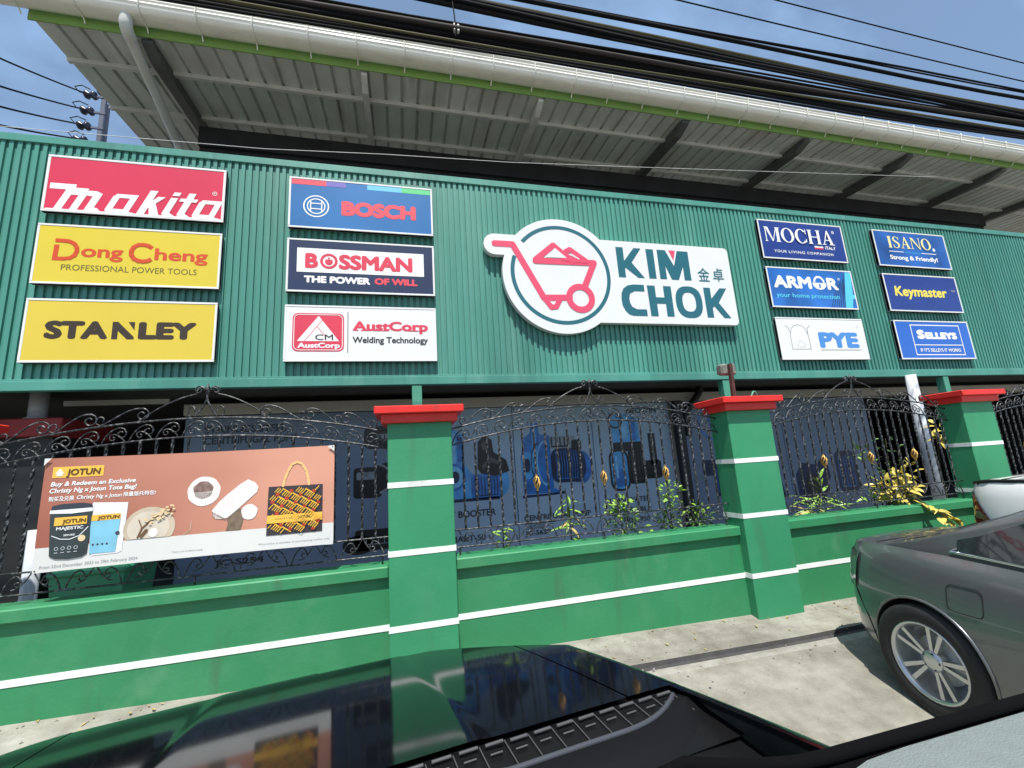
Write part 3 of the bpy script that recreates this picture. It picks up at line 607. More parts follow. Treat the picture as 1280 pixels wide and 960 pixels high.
# navy board
t = sign(C2, R2, 'navy', 'dark navy board with a white strip and red capitals, middle of the second column')
F = Flat(FY); F.rect(.107, 1.506, .240, .532); F.build('white_strip', 'ink_white', t)
text('B', .192, .330, .288, .472, 'ink_red', t, .07, y=.0005); text('SSMAN', .548, 1.374, .288, .472, 'ink_red', t, .065, y=.0005)
F = Flat(.0005); F.ring(.443, .382, .064, .094); F.build('lettering', 'ink_red', t)
F = Flat(.0005); F.ring(.443, .375, .026, .042, 125, 415, n=30); F.rect(.434, .452, .375, .43); F.disc(.443, .372, .03, n=18); F.build('power_symbol', 'ink_red', t)
text('THE POWER', .184, .893, .114, .197, 'ink_white', t, .07, y=FY, name='tagline'); text('OF WILL', .940, 1.428, .118, .199, 'ink_coral', t, .07, y=FY, name='tagline')
# white board with red emblem
t = sign(C2, R3, 'sign_white', 'white board with a red triangle emblem, lowest in the second column')
F = Flat(FY); F.poly(rr(.083, .612, .113, .553, .06)); F.build('emblem', 'ink_red', t)
F = Flat(.0020); 
o = rr(.100, .595, .130, .536, .05); F.ribbon(o, .007, True, False); F.build('outline', 'ink_white', t)
F = Flat(.0016); F.poly([(.347, .522), (.132, .232), (.560, .232)]); F.build('triangle', 'ink_white', t)
F = Flat(.0010); F.ribbon([(.211, .237), (.386, .473)], .007); F.ribbon([(.334, .396), (.412, .298)], .007); F.build('triangle_lines', 'ink_red', t)
text('CM', .315, .50, .245, .308, 'ink_dark', t, .012, y=-.0010); text('AustCorp', .138, .570, .154, .212, 'ink_white', t, .05, y=.0008)
F = Flat(FY); F.rect(.649, .656, .098, .580); F.build('divider', 'ink_dark', t)
text('AustCorp', .702, 1.535, .356, .470, 'ink_red', t, .055, y=FY); text('Welding Technology', .702, 1.531, .212, .287, 'ink_dark', t, .04, y=FY, name='tagline')
F = Flat(.0018)                                       # slab feet of the fat letters
for x in (.705, .79, .835, .92, .955, 1.02, 1.31, 1.37, 1.44): F.rect(x, x+.06, .356, .367)
F.build('lettering', 'ink_red', t)

def serif(chars, u0, u1, z0, z1, m, parent, y=FY, name='lettering', thick=.20):
    """classical capitals with thick and thin strokes and bracket feet"""
    W = dict(M=1.18, O=1.0, C=.92, H=1.02, A=1.0, I=.46, S=.72, N=1.0)
    tot = sum(W[c] for c in chars)+.06*(len(chars)-1); k = (u1-u0)/tot; h = z1-z0; F = Flat(y); x = u0
    def P(px, pz): return (x+px*k, z0+pz*h)
    def poly(*p): F.poly([P(*a) for a in p])
    def stem(a, wd, foot=True, head=True):
        poly((a, 0), (a+wd, 0), (a+wd, 1), (a, 1)); e = .07
        if foot: poly((a-e, 0), (a+wd+e, 0), (a+wd+e, .045), (a-e, .045))
        if head: poly((a-e, .955), (a+wd+e, .955), (a+wd+e, 1), (a-e, 1))
    T, t_ = thick, .07
    def arc(cx, rx, a0, a1, T=T):
        n = 40; Pn = []
        for i in range(n+1):
            a = R(a0+(a1-a0)*i/n); Pn.append((math.cos(a), math.sin(a)))
        for (c0, s0), (c1, s1) in zip(Pn, Pn[1:]):
            poly((cx+rx*c0, .5+.52*s0), (cx+rx*c1, .5+.52*s1), (cx+(rx-T)*c1, .5+(.52-.055)*s1), (cx+(rx-T)*c0, .5+(.52-.055)*s0))
    for c in chars:
        w_ = W[c]
        if c == 'M':
            stem(.07, t_, True, False); stem(w_-.07-T, T); poly((.0, .955), (.28, .955), (.28, 1), (.0, 1)); poly((.10, 1), (.31, 1), (.62, .05), (.55, 0)); poly((.55, 0), (.62, .05), (w_-.07-T+.06, 1), (w_-.07-T, 1))
        elif c == 'O': arc(.5, .5, 0, 360)
        elif c == 'C': arc(.48, .48, 42, 318); poly((.80, .66), (.86, .66), (.86, 1.0), (.81, 1.0), (.78, .86)); poly((.80, .30), (.86, .30), (.86, .10), (.76, .08))
        elif c == 'H': stem(.07, T); stem(w_-.07-T, T); poly((.2, .47), (w_-.2, .47), (w_-.2, .53), (.2, .53))
        elif c == 'A':
            poly((.10, 0), (.17, 0), (.50, .88), (.46, 1)); poly((.66, 0), (.90, 0), (.56, 1.02), (.44, 1.02)); poly((.26, .30), (.75, .30), (.73, .36), (.28, .36)); poly((.0, 0), (.30, 0), (.30, .045), (.0, .045)); poly((.56, 0), (1.0, 0), (1.0, .045), (.56, .045))
        elif c == 'I': stem(.12, T+.02)
        elif c == 'N': stem(.07, t_, True, False); stem(w_-.07-t_, t_, False, True); poly((.02, 1), (.26, 1), (w_-.07, .04), (w_-.07-t_, -.02)); poly((.0, .955), (.2, .955), (.2, 1), (0, 1))
        elif c == 'S':
            pts_ = [(.60, .80), (.56, .92), (.42, .98), (.26, .96), (.13, .86), (.12, .74), (.2, .63), (.38, .53), (.55, .42), (.62, .28), (.56, .12), (.42, .02), (.24, .02), (.12, .10), (.06, .24)]
            wd = [.05, .06, .07, .10, .15, .19, .21, .22, .21, .19, .15, .10, .07, .06, .05]
            for i in range(len(pts_)-1):
                a, b_ = pts_[i], pts_[i+1]; dx, dz = b_[0]-a[0], b_[1]-a[1]; l = math.hypot(dx, dz); nx, nzz = -dz/l, dx/l
                poly((a[0]+nx*wd[i]/2, a[1]+nzz*wd[i]/3), (a[0]-nx*wd[i]/2, a[1]-nzz*wd[i]/3), (b_[0]-nx*wd[i+1]/2, b_[1]-nzz*wd[i+1]/3), (b_[0]+nx*wd[i+1]/2, b_[1]+nzz*wd[i+1]/3))
            poly((.60, .70), (.65, .70), (.65, 1.0), (.60, 1.0)); poly((.05, .0), (.10, .0), (.10, .32), (.05, .32))
        x += (w_+.06)*k
    return F.build(name, M[m], parent)
# third column
t = sign(C3, R1, 'royal', 'dark blue board with white serif capitals above a small flag, topmost of the third column')
serif('MOCHA', .095, 1.415, .285, .525, 'ink_white', t, thick=.21)
F = Flat(FY); F.rect(1.015, 1.185, .235, .262); F.build('flag', 'ink_white', t); F = Flat(FY); F.rect(1.015, 1.185, .208, .234); F.build('flag', 'ink_red', t)
text('ITALY', 1.222, 1.430, .212, .268, 'ink_white', t, .035, y=FY)
for w1_, u_, v_ in (('YOUR', .222, .455), ('LIVING', .492, .800), ('COMPANION', .842, 1.357)): text(w1_, u_, v_, .108, .152, 'ink_white', t, .02, y=FY, name='tagline', spacing=1.25)
F = Flat(FY); F.ring(1.438, .520, .018, .026, n=20); F.disc(1.438, .52, .009, n=12); F.build('registered_mark', 'ink_white', t)
t = sign(C3, R2, 'armor_blue', 'bright blue board with a padlock among its white capitals')
text('ARM', .094, .800, .312, .510, 'ink_white', t, .06, y=FY); text('R', 1.100, 1.320, .312, .510, 'ink_white', t, .06, y=FY)
F = Flat(FY); F.ring(.955, .425, .075, .108, 0, 180, n=24); F.poly([(.82, .418), (1.09, .418), (1.075, .36), (1.02, .318), (.955, .305), (.89, .318), (.835, .36)]); F.build('padlock', 'ink_white', t)
F = Flat(.0005); F.disc(.955, .385, .018, n=14); F.poly([(.945, .385), (.965, .385), (.972, .335), (.938, .335)]); F.build('keyhole', 'armor_blue', t)
for w1_, u_, v_ in (('your', .107, .36), ('home', .40, .714), ('protection', .754, 1.300)): text(w1_, u_, v_, .165, .235, 'cyan', t, .018, y=FY, name='tagline')
F = Flat(.0030); F.poly([(1.375, .024), (1.505, .622), (SW-.024, .622), (SW-.024, .54), (1.575, .245), (SW-.024, .245), (SW-.024, .175), (1.56, .175), (1.52, .024)]); F.build('big_letter', 'cyan', t)
F = Flat(.0032)
for i in range(7): u = 1.10+.045*i; F.poly([(u, .024), (u+.012, .024), (min(u+.20, 1.47), .40+.03*i), (min(u+.19, 1.46), .40+.03*i)])
F.build('pin_stripes', 'navy', t)
F = Flat(FY); F.ring(1.352, .497, .012, .02, n=18); F.build('registered_mark', 'ink_white', t)
t = sign(C3, R3, 'sign_white', 'white board with blue capitals and a faint line drawing, lowest in the third column')
text('PYE', .727, 1.480, .182, .425, 'pye_blue', t, .075, y=FY)
F = Flat(FY); F.rect(.726, 1.501, .146, .153); F.build('underline', 'ink_dark', t)
F = Flat(FY); F.ribbon([(.155, .52), (.20, .49), (.222, .43), (.216, .162)], .009); F.ribbon([(.595, .52), (.552, .49), (.54, .43), (.548, .163)], .009); F.ribbon([(.216, .162), (.548, .163)], .006); F.ribbon([(.23, .40), (.25, .47), (.30, .52), (.38, .536), (.46, .52), (.51, .47), (.53, .40)], .006)
F.build('line_drawing', 'ink_grey', t)
F = Flat(FY)
for i in range(9): F.ribbon([(.16+.004*i, .45-.03*i), (.185, .44-.03*i)], .004, cap=False)
F.ribbon([(.31, .22), (.36, .29), (.43, .27), (.46, .21), (.38, .19), (.31, .22)], .005); F.ring(1.499, .519, .011, .016, n=16); F.build('line_drawing', 'ink_pale', t)
# fourth column
t = sign(C4, R1, 'isano_blue', 'blue board with pale yellow serif capitals over a white rule')
serif('ISANO', .285, 1.255, .338, .545, 'pale_yellow', t, thick=.22)
F = Flat(FY); F.disc(1.315, .352, .030, n=18); F.build('full_stop', 'ink_white', t)
F = Flat(FY); F.rect(.279, .60, .266, .278); F.rect(1.0, 1.342, .266, .278); F.build('rule', 'ink_white', t)
text('Home Essentials', .635, .975, .258, .283, 'cyan', t, 0, y=FY, name='tagline')
text('Strong & Friendly!', .270, 1.345, .128, .205, 'ink_white', t, .045, y=FY, name='tagline')
t = sign(C4, R2, 'royal', 'plain dark blue board with one yellow word, middle of the rightmost column')
text('Keymaster', .180, 1.350, .262, .435, 'ink_yellow', t, .045, y=FY, shear=.10)
text('TM', 1.46, 1.545, .372, .402, 'ink_pale', t, .02, y=FY)
t = sign(C4, R3, 'selleys_blue', 'mid blue board with a white outlined box round its word, lowest in the rightmost column')
F = Flat(FY); F.frame(.325, 1.41, .068, .577, .016); F.rect(.341, 1.394, .231, .245); F.build('outline', 'ink_white', t)
text('S', .432, .60, .336, .490, 'ink_white', t, .10, y=FY); text('ELLEYS', .605, 1.315, .336, .452, 'ink_white', t, .10, y=FY)
text("IF IT'S SELLEYS IT WORKS", .435, 1.325, .125, .180, 'ink_white', t, .03, y=FY, name='tagline')

# shop sign
MY = 4.90
t = thing('shop_sign', 'large white cut-out shop sign with a red wheelbarrow in a ring and teal lettering', 'sign', (2.0, MY, HC+1.75))
ox, oz = 2.0, 1.75
def loc(pts_): return [(x-ox, z-oz) for x, z in pts_]
o = []; ccx, ccz, cr_ = 2.015, 2.39, .79
def arcp(cx, cz, r, a0, a1, n): return [(cx+r*math.cos(R(a0+(a1-a0)*i/n)), cz+r*math.sin(R(a0+(a1-a0)*i/n))) for i in range(n+1)]
a_k1 = math.degrees(math.atan2(.523, -.592)); a_p = math.degrees(math.atan2(.538, .578)); a_b = math.degrees(math.atan2(-.634, .47)); a_k2 = math.degrees(math.atan2(.24, -.753))
o += arcp(1.146, 2.771, .142, 270, 90, 14)                      # pill end, upwards
o += arcp(ccx, ccz, cr_, a_k1, a_p, 40)
o += arcp(4.545, 2.862, .066, 90, 0, 6); o += arcp(4.548, 1.82, .064, 0, -90, 6)
o += arcp(ccx, ccz, cr_, a_b, a_k2-360, 70)
MB().prism(loc(o), 0, .078).build('panel', M['main_white'], t)
for x in (-.5, .6, 1.6, 2.4): MB().box(x-.02, x+.02, .079, .099, .3, .9).build('bracket', M['steel_grey'], t)
F = Flat(-.001); F.ring(2.012-ox, 2.401-oz, .632, .684, 160, 500, n=90); F.build('ring', 'teal', t)
cc = [(2.012-ox, 2.401-oz)]
F = Flat(-.003)
F.ribbon(loc([(1.146, 2.778), (1.376, 2.780), (1.741, 2.070), (2.09, 2.083)]), .083); F.ribbon(loc([(1.741, 2.070), (1.832, 1.945), (1.895, 1.955), (1.965, 2.075)]), .068)
F.ring(2.238-ox, 2.080-oz, .115, .198)
F.ribbon(loc([(1.668, 2.572), (2.475, 2.582), (2.315, 2.25)]), .083); F.ribbon(loc([(1.668, 2.585), (1.925, 2.80), (2.165, 2.585)]), .078); F.ribbon(loc([(2.09, 2.72), (2.15, 2.755), (2.37, 2.60)]), .070)
F.ribbon(loc([(2.03, 2.70), (2.20, 2.60)]), .07); F.ribbon(loc([(2.05, 2.62), (2.36, 2.60)]), .06)
F.build('wheelbarrow', 'logo_rose', t)
F = Flat(-.009); F.poly(loc([(1.786, 2.622), (2.098, 2.630), (1.944, 2.760)])); F.ribbon(loc([(2.17, 2.685), (2.265, 2.625)]), .016); F.build('highlight', 'main_white', t)
def letters(polys, m, name='lettering'):
    F = Flat(-.002)
    for p_ in polys: F.poly(loc(p_))
    return F.build(name, M[m], t)
letters([[(2.818, 2.838), (2.926, 2.838), (2.926, 2.64), (3.09, 2.838), (3.198, 2.838), (3.035, 2.62), (3.210, 2.401), (3.112, 2.401), (2.935, 2.52+.02), (2.926, 2.51), (2.926, 2.399), (2.822, 2.399)],
         [(3.272, 2.836), (3.388, 2.836), (3.388, 2.401), (3.278, 2.401)],
         [(3.446, 2.836), (3.576, 2.836), (3.690, 2.60), (3.69, 2.398), (3.628, 2.398), (3.550, 2.60), (3.550, 2.401), (3.446, 2.401)],
         [(3.688, 2.60), (3.764, 2.835), (3.938, 2.835), (3.938, 2.399), (3.829, 2.399), (3.829, 2.60), (3.735, 2.398), (3.688, 2.398)],
         [(3.221, 2.298), (3.340, 2.298), (3.340, 2.131), (3.468, 2.131), (3.468, 2.298), (3.587, 2.298), (3.587, 1.860), (3.478, 1.860), (3.478, 2.040), (3.343, 2.040), (3.343, 1.860), (3.232, 1.860)],
         [(4.106, 2.301), (4.215, 2.301), (4.215, 2.14), (4.375, 2.301), (4.487, 2.301), (4.325, 2.081), (4.494, 1.857), (4.383, 1.857), (4.243, 2.028), (4.213, 2.0), (4.213, 1.860), (4.108, 1.860)]], 'teal')
letters([[(3.176, 2.303), (3.02, 2.303), (2.93, 2.285), (2.865, 2.24), (2.83, 2.17), (2.820, 2.09), (2.826, 2.0), (2.86, 1.925), (2.91, 1.875), (2.97, 1.858), (3.178, 1.858), (3.178, 1.952), (3.03, 1.952), (2.965, 1.985), (2.940, 2.04), (2.936, 2.10), (2.955, 2.17), (3.03, 2.206), (3.176, 2.206)]], 'teal')
F = Flat(-.002); F.y = -.002
y_ = -.0025; vs_ = []; n_ = 48
for i in range(n_+1):
    a = 2*math.pi*i/n_
    def sup(r, e=2.5): c_, s_ = math.cos(a), math.sin(a); return (math.copysign(abs(c_)**(2/e), c_)*r[0], math.copysign(abs(s_)**(2/e), s_)*r[1])
    for r_ in ((.105, .139), (.209, .232)): q_ = sup(r_); vs_.append((3.848-ox+q_[0], y_, 2.077-oz+q_[1]))
MB().add(vs_, [(2*i, 2*i+1, 2*i+3, 2*i+2) for i in range(n_)]).build('lettering', M['teal'], t)
letters([[(3.632, 2.838), (3.735, 2.838), (3.692, 2.684)]], 'logo_rose', 'accent')
text('金', 4.054-ox, 4.242-ox, 2.392-oz, 2.600-oz, 'teal', t, .014, y=-.002, fit=True); text('卓', 4.30-ox, 4.478-ox, 2.400-oz, 2.606-oz, 'teal', t, .014, y=-.002, fit=True)
# ------------------------------------------------------------------ boundary wall, pillars, grilles
PX = [-2.90, .118, 3.135, 6.152, 9.17]; HW = .24
def pillar(x, label):
    t = thing('fence_pillar', label, 'pillar', (x, 3.52, -.05), 0, 'green fence pillars with red caps')
    part(MB().bbox(x-HW, x+HW, 3.40, 3.645, -.12, 1.775, .006), 'shaft', 'pillar_green', t)
    b = MB().bbox(x-HW-.045, x+HW+.045, 3.355, 3.69, 1.772, 1.84, .006); b.bbox(x-HW-.092, x+HW+.092, 3.308, 3.737, 1.838, 1.895, .006)
    part(b, 'cap', 'cap_red', t)
    for z in (.312, .812, 1.294):
        part(MB().box(x-HW-.003, x+HW+.003, 3.397, 3.648, z, z+.040), 'stripe', 'stripe_white', t)
    return t
pl = ['green pillar with a red cap at the far left end of the wall', 'green pillar with a red cap between the promotional banner and the blue pump posters', 'green red-capped pillar that carries the small grey floodlight', 'green red-capped pillar beside the white car', 'green red-capped pillar beyond the white car']
for x, l in zip([PX[0]-.08]+PX[1:], pl): pillar(x, l)
def wall(x0, x1, label):
    t = thing('boundary_wall', label, 'wall', ((x0+x1)/2, 3.565, -.05), 0, 'low green wall sections')
    part(MB().box(x0, x1, 3.49, 3.64, -.12, .664), 'wall_face', 'wall_green', t)
    part(MB().bbox(x0+.004, x1-.004, 3.448, 3.69, .664, .744, .008), 'coping', 'wall_green', t)
    part(MB().box(x0, x1, 3.486, 3.489, .305, .346), 'stripe', 'stripe_white', t)
wl = ['low green wall section with a white stripe under the promotional banner', 'low green wall section under the grille in front of the blue pump posters', 'low green wall section with yellow leaves hanging over its coping', 'low green wall section beyond the pillar by the white car']
for i in range(4): wall(PX[i]+HW-(.08 if i == 0 else 0), PX[i+1]-HW, wl[i])
def spiral(cx, cz, r, a0, turns, d=1, n=18, shrink=.35): return [(cx+r*(1-(1-shrink)*i/n)*math.cos(a0+d*turns*2*math.pi*i/n), cz+r*(1-(1-shrink)*i/n)*math.sin(a0+d*turns*2*math.pi*i/n)) for i in range(n+1)]
def bez(p0, p1, p2, p3, n=10): 
    o = []
    for i in range(n+1):
        t = i/n; a, b, c, d = (1-t)**3, 3*t*(1-t)**2, 3*t*t*(1-t), t**3
        o.append((a*p0[0]+b*p1[0]+c*p2[0]+d*p3[0], a*p0[1]+b*p1[1]+c*p2[1]+d*p3[1]))
    return o
GZ = .744
def grille(x0, x1, label, golds=True):
    xc = (x0+x1)/2; h = (x1-x0)/2; GY = 3.56
    t = thing('iron_grille', label, 'grille', (xc, GY, GZ), 0, 'wrought iron grilles on the wall')
    lo = lambda x: 1.592+.158*(1-(x/h)**2)-GZ
    up = lambda x: 1.722+.160*(1-(x/h)**2)-GZ
    r1, r2 = .805-GZ, .935-GZ
    for z in (r1, r2): MB().tube([(-h, 0, z), (h, 0, z)], .0065, 6).build('rail', M['iron'], t)
    N = 36
    for f in (lo, up): MB().tube([(-h+2*h*i/N, 0, f(-h+2*h*i/N)) for i in range(N+1)], .0075, 6).build('arch_rail', M['iron'], t)
    for k in (-h+.05, 0, h-.05): MB().tube([(k, 0, 0), (k, 0, r1)], .007, 6).build('foot', M['iron'], t)
    nb = int(round(2*h/.0995)); sp = 2*h/nb
    for i in range(1, nb):
        x = -h+sp*i; z1 = lo(x); m = 22
        b = MB(); b.tube([(x+.0015*math.sin(9*k), 0, r2+(z1-r2)*k/m) for k in range(m+1)], .0100, 4, smooth=False, twist=.62); b.build('bar', M['iron'], t)
        if golds and i in (7, 13, 19):
            g = MB(); zc = 1.252-GZ
            for s_ in range(5):
                a0 = 2*math.pi*s_/5
                g.tube([(x+.025*math.sin(math.pi*j/12)**.8*math.cos(a0+2.4*j/12), .025*math.sin(math.pi*j/12)**.8*math.sin(a0+2.4*j/12), zc-.055+.11*j/12) for j in range(13)], .0065, 5)
            g.tube([(x, 0, zc-.055), (x, 0, zc-.066)], .011, 6); g.tube([(x, 0, zc+.055), (x, 0, zc+.066)], .011, 6)
            g.build('spindle', M['gold'], t)
    def scroll(pts, r=.0052, y=0): MB().tube([(p[0], y, p[1]) for p in pts], r, 5).build('scroll', M['iron'], t)
    # between the two arches: S curls leaning towards the middle
    k = 0; x = -h+.07
    while x < -.05:
        for s_ in (1, -1):
            g = up(x)-lo(x); zl = lo(x)
            pts = [(s_*p[0], p[1]) for p in bez((x-.05, zl), (x-.02, zl+g*.75), (x+.05, zl+g*1.05), (x+.085, zl+g*.70), 9)]
            sp_ = [(s_*(x+.060+p[0]), zl+g*.52+p[1]) for p in spiral(0, 0, .032, .75, .95, -1, 12, .45)]
            scroll(pts+sp_)
            scroll([(s_*p[0], p[1]) for p in bez((x+.09, zl), (x+.06, zl+g*.5), (x+.0, zl+g*.65), (x-.01, zl+g*.35), 7)]+[(s_*(x+.012+p[0]), zl+g*.30+p[1]) for p in spiral(0, 0, .02, 2.6, .8, 1, 9, .4)], .0045)
        x += .158
    # curls riding on top
    for x, L_ in ((-h+.10, .30), (-h+.36, .30), (-h+.62, .36)):
        for s_ in (1, -1):
            if abs(x) > h-.02: continue
            z0 = up(x); xe = x+L_*.72; z1 = up(xe)
            pts = [(s_*p[0], p[1]) for p in bez((x, z0), (x+L_*.3, z0+.05), (x+L_*.45, z1+.105), (xe, z1+.095), 9)]
            scroll(pts+[(s_*(xe-.004+p[0]), z1+.050+p[1]) for p in spiral(0, 0, .045, 1.45, 1.15, -1, 15, .3)], .006)
            scroll([(s_*(x+.015+p[0]), z0+.045+p[1]) for p in spiral(0, 0, .036, -1.4, .9, -1, 12, .4)], .005)
    # middle crest
    for s_ in (1, -1):
        scroll([(s_*p[0], p[1]) for p in bez((-.42, up(.42)), (-.30, up(.3)+.10), (-.16, up(0)+.16), (-.07, up(0)+.175), 12)], .006)
        scroll([(s_*p[0], p[1]) for p in bez((-.07, up(0)+.175), (-.075, up(0)+.24), (.0, up(0)+.245), (-.005, up(0)+.17), 10)], .0055)
        scroll([(s_*(-.055+p[0]), up(0)+.205+p[1]) for p in spiral(0, 0, .034, 0, 1.1, 1, 12, .35)], .005)
        scroll([(s_*p[0], p[1]) for p in bez((0, up(0)+.17), (.0, up(0)+.1), (-.04, up(0)+.06), (-.07, up(0)+.01), 9)], .006)
        scroll([(s_*p[0], p[1]) for p in bez((-.10, up(.1)), (-.15, up(.1)+.09), (-.06, up(.1)+.12), (-.075, up(.1)+.045), 9)], .005)
    MB().lathe([(0, -.012), (.016, 0), (.020, .018), (.008, .035), (0, .06)], 10, c=(0, 0, up(0)+.20)).build('finial', M['iron'], t)
    # low row of curls
    x = -h+.06; k = 0
    while x < h-.10:
        s_ = 1 if k % 2 else -1; c0 = x+.06
        scroll([(c0+s_*p[0], p[1]) for p in bez((-.07, r1), (-.05, r1+.10), (.01, r2+.02), (.03, r1+.07), 9)]+[(c0+s_*(.012+p[0]), r1+.062+p[1]) for p in spiral(0, 0, .022, .3, .9, -1, 10, .4)], .0048)
        scroll([(c0+s_*p[0], p[1]) for p in bez((.08, r2), (.06, r1+.10), (.035, r1+.03), (-.02, r1+.03), 8)], .0045)
        x += .165; k += 1
    return t
gl = ['black wrought iron grille partly covered by the promotional banner', 'black wrought iron grille with gold spindles in front of the blue pump posters', 'black wrought iron grille entwined with climbing and yellow plants', 'black wrought iron grille beyond the pillar by the white car']
for i in range(4): grille(PX[i]+HW, PX[i+1]-HW, gl[i])
# floodlight on the pillar
t = thing('floodlight', 'small grey floodlight on a rusty brown post standing on a red pillar cap', 'light', (3.19, 3.60, 1.895))
b = MB(); b.add([(3.173+.018*k+sx, 3.60+sy, 1.895+.375*k) for k in (0, 1) for sy in (-.017, .017) for sx in (-.017, .017)], [(0, 2, 3, 1), (4, 5, 7, 6), (0, 1, 5, 4), (2, 6, 7, 3), (0, 4, 6, 2), (1, 3, 7, 5)])
part(b, 'post', 'rust', t)
b = MB().bbox(3.105, 3.285, 3.622, 3.70, 2.165, 2.278, .016); part(b, 'housing', 'lamp_grey', t)
b = MB()
for i in range(7): b.box(3.12+.024*i, 3.126+.024*i, 3.70, 3.715, 2.18, 2.26)
part(b, 'cooling_fin', 'lamp_grey', t)
part(MB().box(3.14, 3.24, 3.57, 3.65, 1.894, 1.902), 'base_plate', 'rust', t)
tag(MB().tube([(3.235, 3.45, 1.893), (3.245, 3.45, 1.915), (3.275, 3.45, 1.957), (3.295, 3.45, 1.955), (3.32, 3.46, 1.925)], .008, 6).build('wire_hook', M['post_green']), 'small bent green wire sticking up from a red pillar cap', 'hook')

# ------------------------------------------------------------------ promotional banner
BX, BY, BZ, BW, BH = -2.24, 3.47, .935, 1.735, .70
t = thing('promotional_banner', 'brown and white paint promotion banner with a patterned tote bag tied to the fence', 'banner', (BX, BY, BZ))
def warp(p):
    x, y, z = p; e = .010*math.sin(2.4*x+1.6*z)+.003*math.sin(5*z-3*x)
    zz = z+(-.006*math.sin(math.pi*x/BW)*(1 if z > .35 else -1)*abs(z-.35)/.35)
    return (x, y-e, zz)
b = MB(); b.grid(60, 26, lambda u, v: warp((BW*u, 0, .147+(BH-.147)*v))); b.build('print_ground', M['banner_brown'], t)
b = MB(); b.grid(60, 8, lambda u, v: warp((BW*u, 0, .147*v))); b.build('white_band', M['banner_white'], t)
def FL(y=-.002): return Flat(y, warp)
F = FL(); F.rect(.046, .322, .574, .643); F.build('logo_plate', 'jotun_yellow', t)
F = FL(-.0035); F.poly([(.062, .60), (.085, .633), (.108, .60), (.100, .60), (.100, .585), (.070, .585), (.070, .60)]); F.build('logo_house', 'ink_white', t)
text('JOTUN', .120, .306, .587, .628, 'jotun_ink', t, .045, y=-.0035, warp=warp, shear=.08)
text('Buy & Redeem an Exclusive', .044, .506, .521, .549, 'ink_white', t, .035, y=-.002, warp=warp, shear=.15)
text('Christy Ng x Jotun Tote Bag!', .042, .514, .479, .507, 'ink_white', t, .035, y=-.002, warp=warp, shear=.15)
text('购买及兑换', .043, .178, .427, .458, 'ink_white', t, .02, y=-.002, warp=warp, fit=True); text('Christy Ng x Jotun', .192, .435, .432, .456, 'ink_white', t, .025, y=-.002, warp=warp, shear=.15); text('限量版托特包!', .445, .625, .430, .460, 'ink_white', t, .02, y=-.002, warp=warp, fit=True)
# paint cans
F = FL(); F.poly([(.275, .355), (.283, .405), (.475, .392), (.474, .345), (.462, .085), (.440, .075), (.30, .072)]); F.build('paint_can_picture', 'can_white', t)
F = FL(-.004); F.poly([(.281, .285), (.441, .288), (.428, .085), (.289, .085)]); F.build('paint_can_label', 'can_blue', t)
F = FL(-.0045); F.rect(.280, .441, .288, .325); F.build('logo_plate', 'jotun_yellow', t); text('JOTUN', .318, .436, .295, .316, 'jotun_ink', t, .045, y=-.006, warp=warp)
F = FL(-.005); F.disc(.432, .200, .012, n=14)
for i in range(4): F.disc(.305+.025*i, .140, .006, n=10)
F.build('can_marks', 'can_lid', t)
F = FL(-.005); F.poly([(.062, .36), (.066, .385), (.284, .388), (.287, .355), (.276, .09), (.25, .072), (.18, .066), (.11, .074), (.080, .092)]); F.build('paint_can_picture', 'can_dark', t)
F = FL(-.0065); F.poly([(.060, .352), (.062, .372), (.286, .374), (.288, .352), (.175, .345)]); F.build('can_rim', 'can_white', t)
F = FL(-.0065); F.poly([(.066, .374), (.070, .398), (.12, .408), (.23, .408), (.280, .398), (.284, .376)]); F.build('can_lid', 'can_lid', t)
F = FL(-.0065); F.rect(.090, .262, .275, .325); F.build('logo_plate', 'jotun_yellow', t); text('JOTUN', .133, .257, .287, .311, 'jotun_ink', t, .045, y=-.008, warp=warp)
text('MAJESTIC', .104, .246, .247, .266, 'ink_white', t, .03, y=-.0065, warp=warp); text('SENSE', .145, .205, .208, .219, 'ink_white', t, .02, y=-.0065, warp=warp)
F = FL(-.0070); F.ribbon([(.085, .215), (.13, .192), (.18, .187), (.23, .205), (.272, .255)], .005); F.build('can_swoosh', 'can_white', t)
F = FL(-.0070); F.disc(.243, .188, .020, n=16); F.build('can_seal', 'grain', t)
F = FL(-.0070)
for i in range(4): F.ring(.115+.034*i, .135, .008, .011, n=12); F.rect(.106+.034*i, .124+.034*i, .108, .112)
F.build('can_marks', 'ink_pale', t)
# plate with grain
def clip(pts_, z): return [(x, max(z, q_)) for x, q_ in pts_]
F = FL(); F.poly(clip(ell(.605, .215, .145, .135, 40), .148)); F.build('plate_picture', 'plate', t)
F = FL(-.003); F.poly(clip(ell(.600, .215, .118, .108, 40), .150)); F.build('plate_picture', 'plate_in', t)
rnd = random.Random(3)
F = FL(-.0045)
F.ribbon([(.545, .16), (.565, .215), (.60, .25), (.66, .30), (.72, .325)], .012); F.ribbon([(.565, .215), (.545, .27)], .006); F.ribbon([(.565, .165), (.59, .20)], .02); F.build('twig_picture', 'twig', t)
F = FL(-.006)
for i in range(46):
    s_ = rnd.random(); F.poly(ell(.60+.125*s_+rnd.uniform(-.022, .022), .262+.065*s_+rnd.uniform(-.026, .026), .009, .0065, 8))
F.build('grain_picture', 'grain', t)
F = FL(-.0045); F.poly(ell(.630, .182, .027, .030, 18)); F.build('pebble_picture', 'cotton', t)
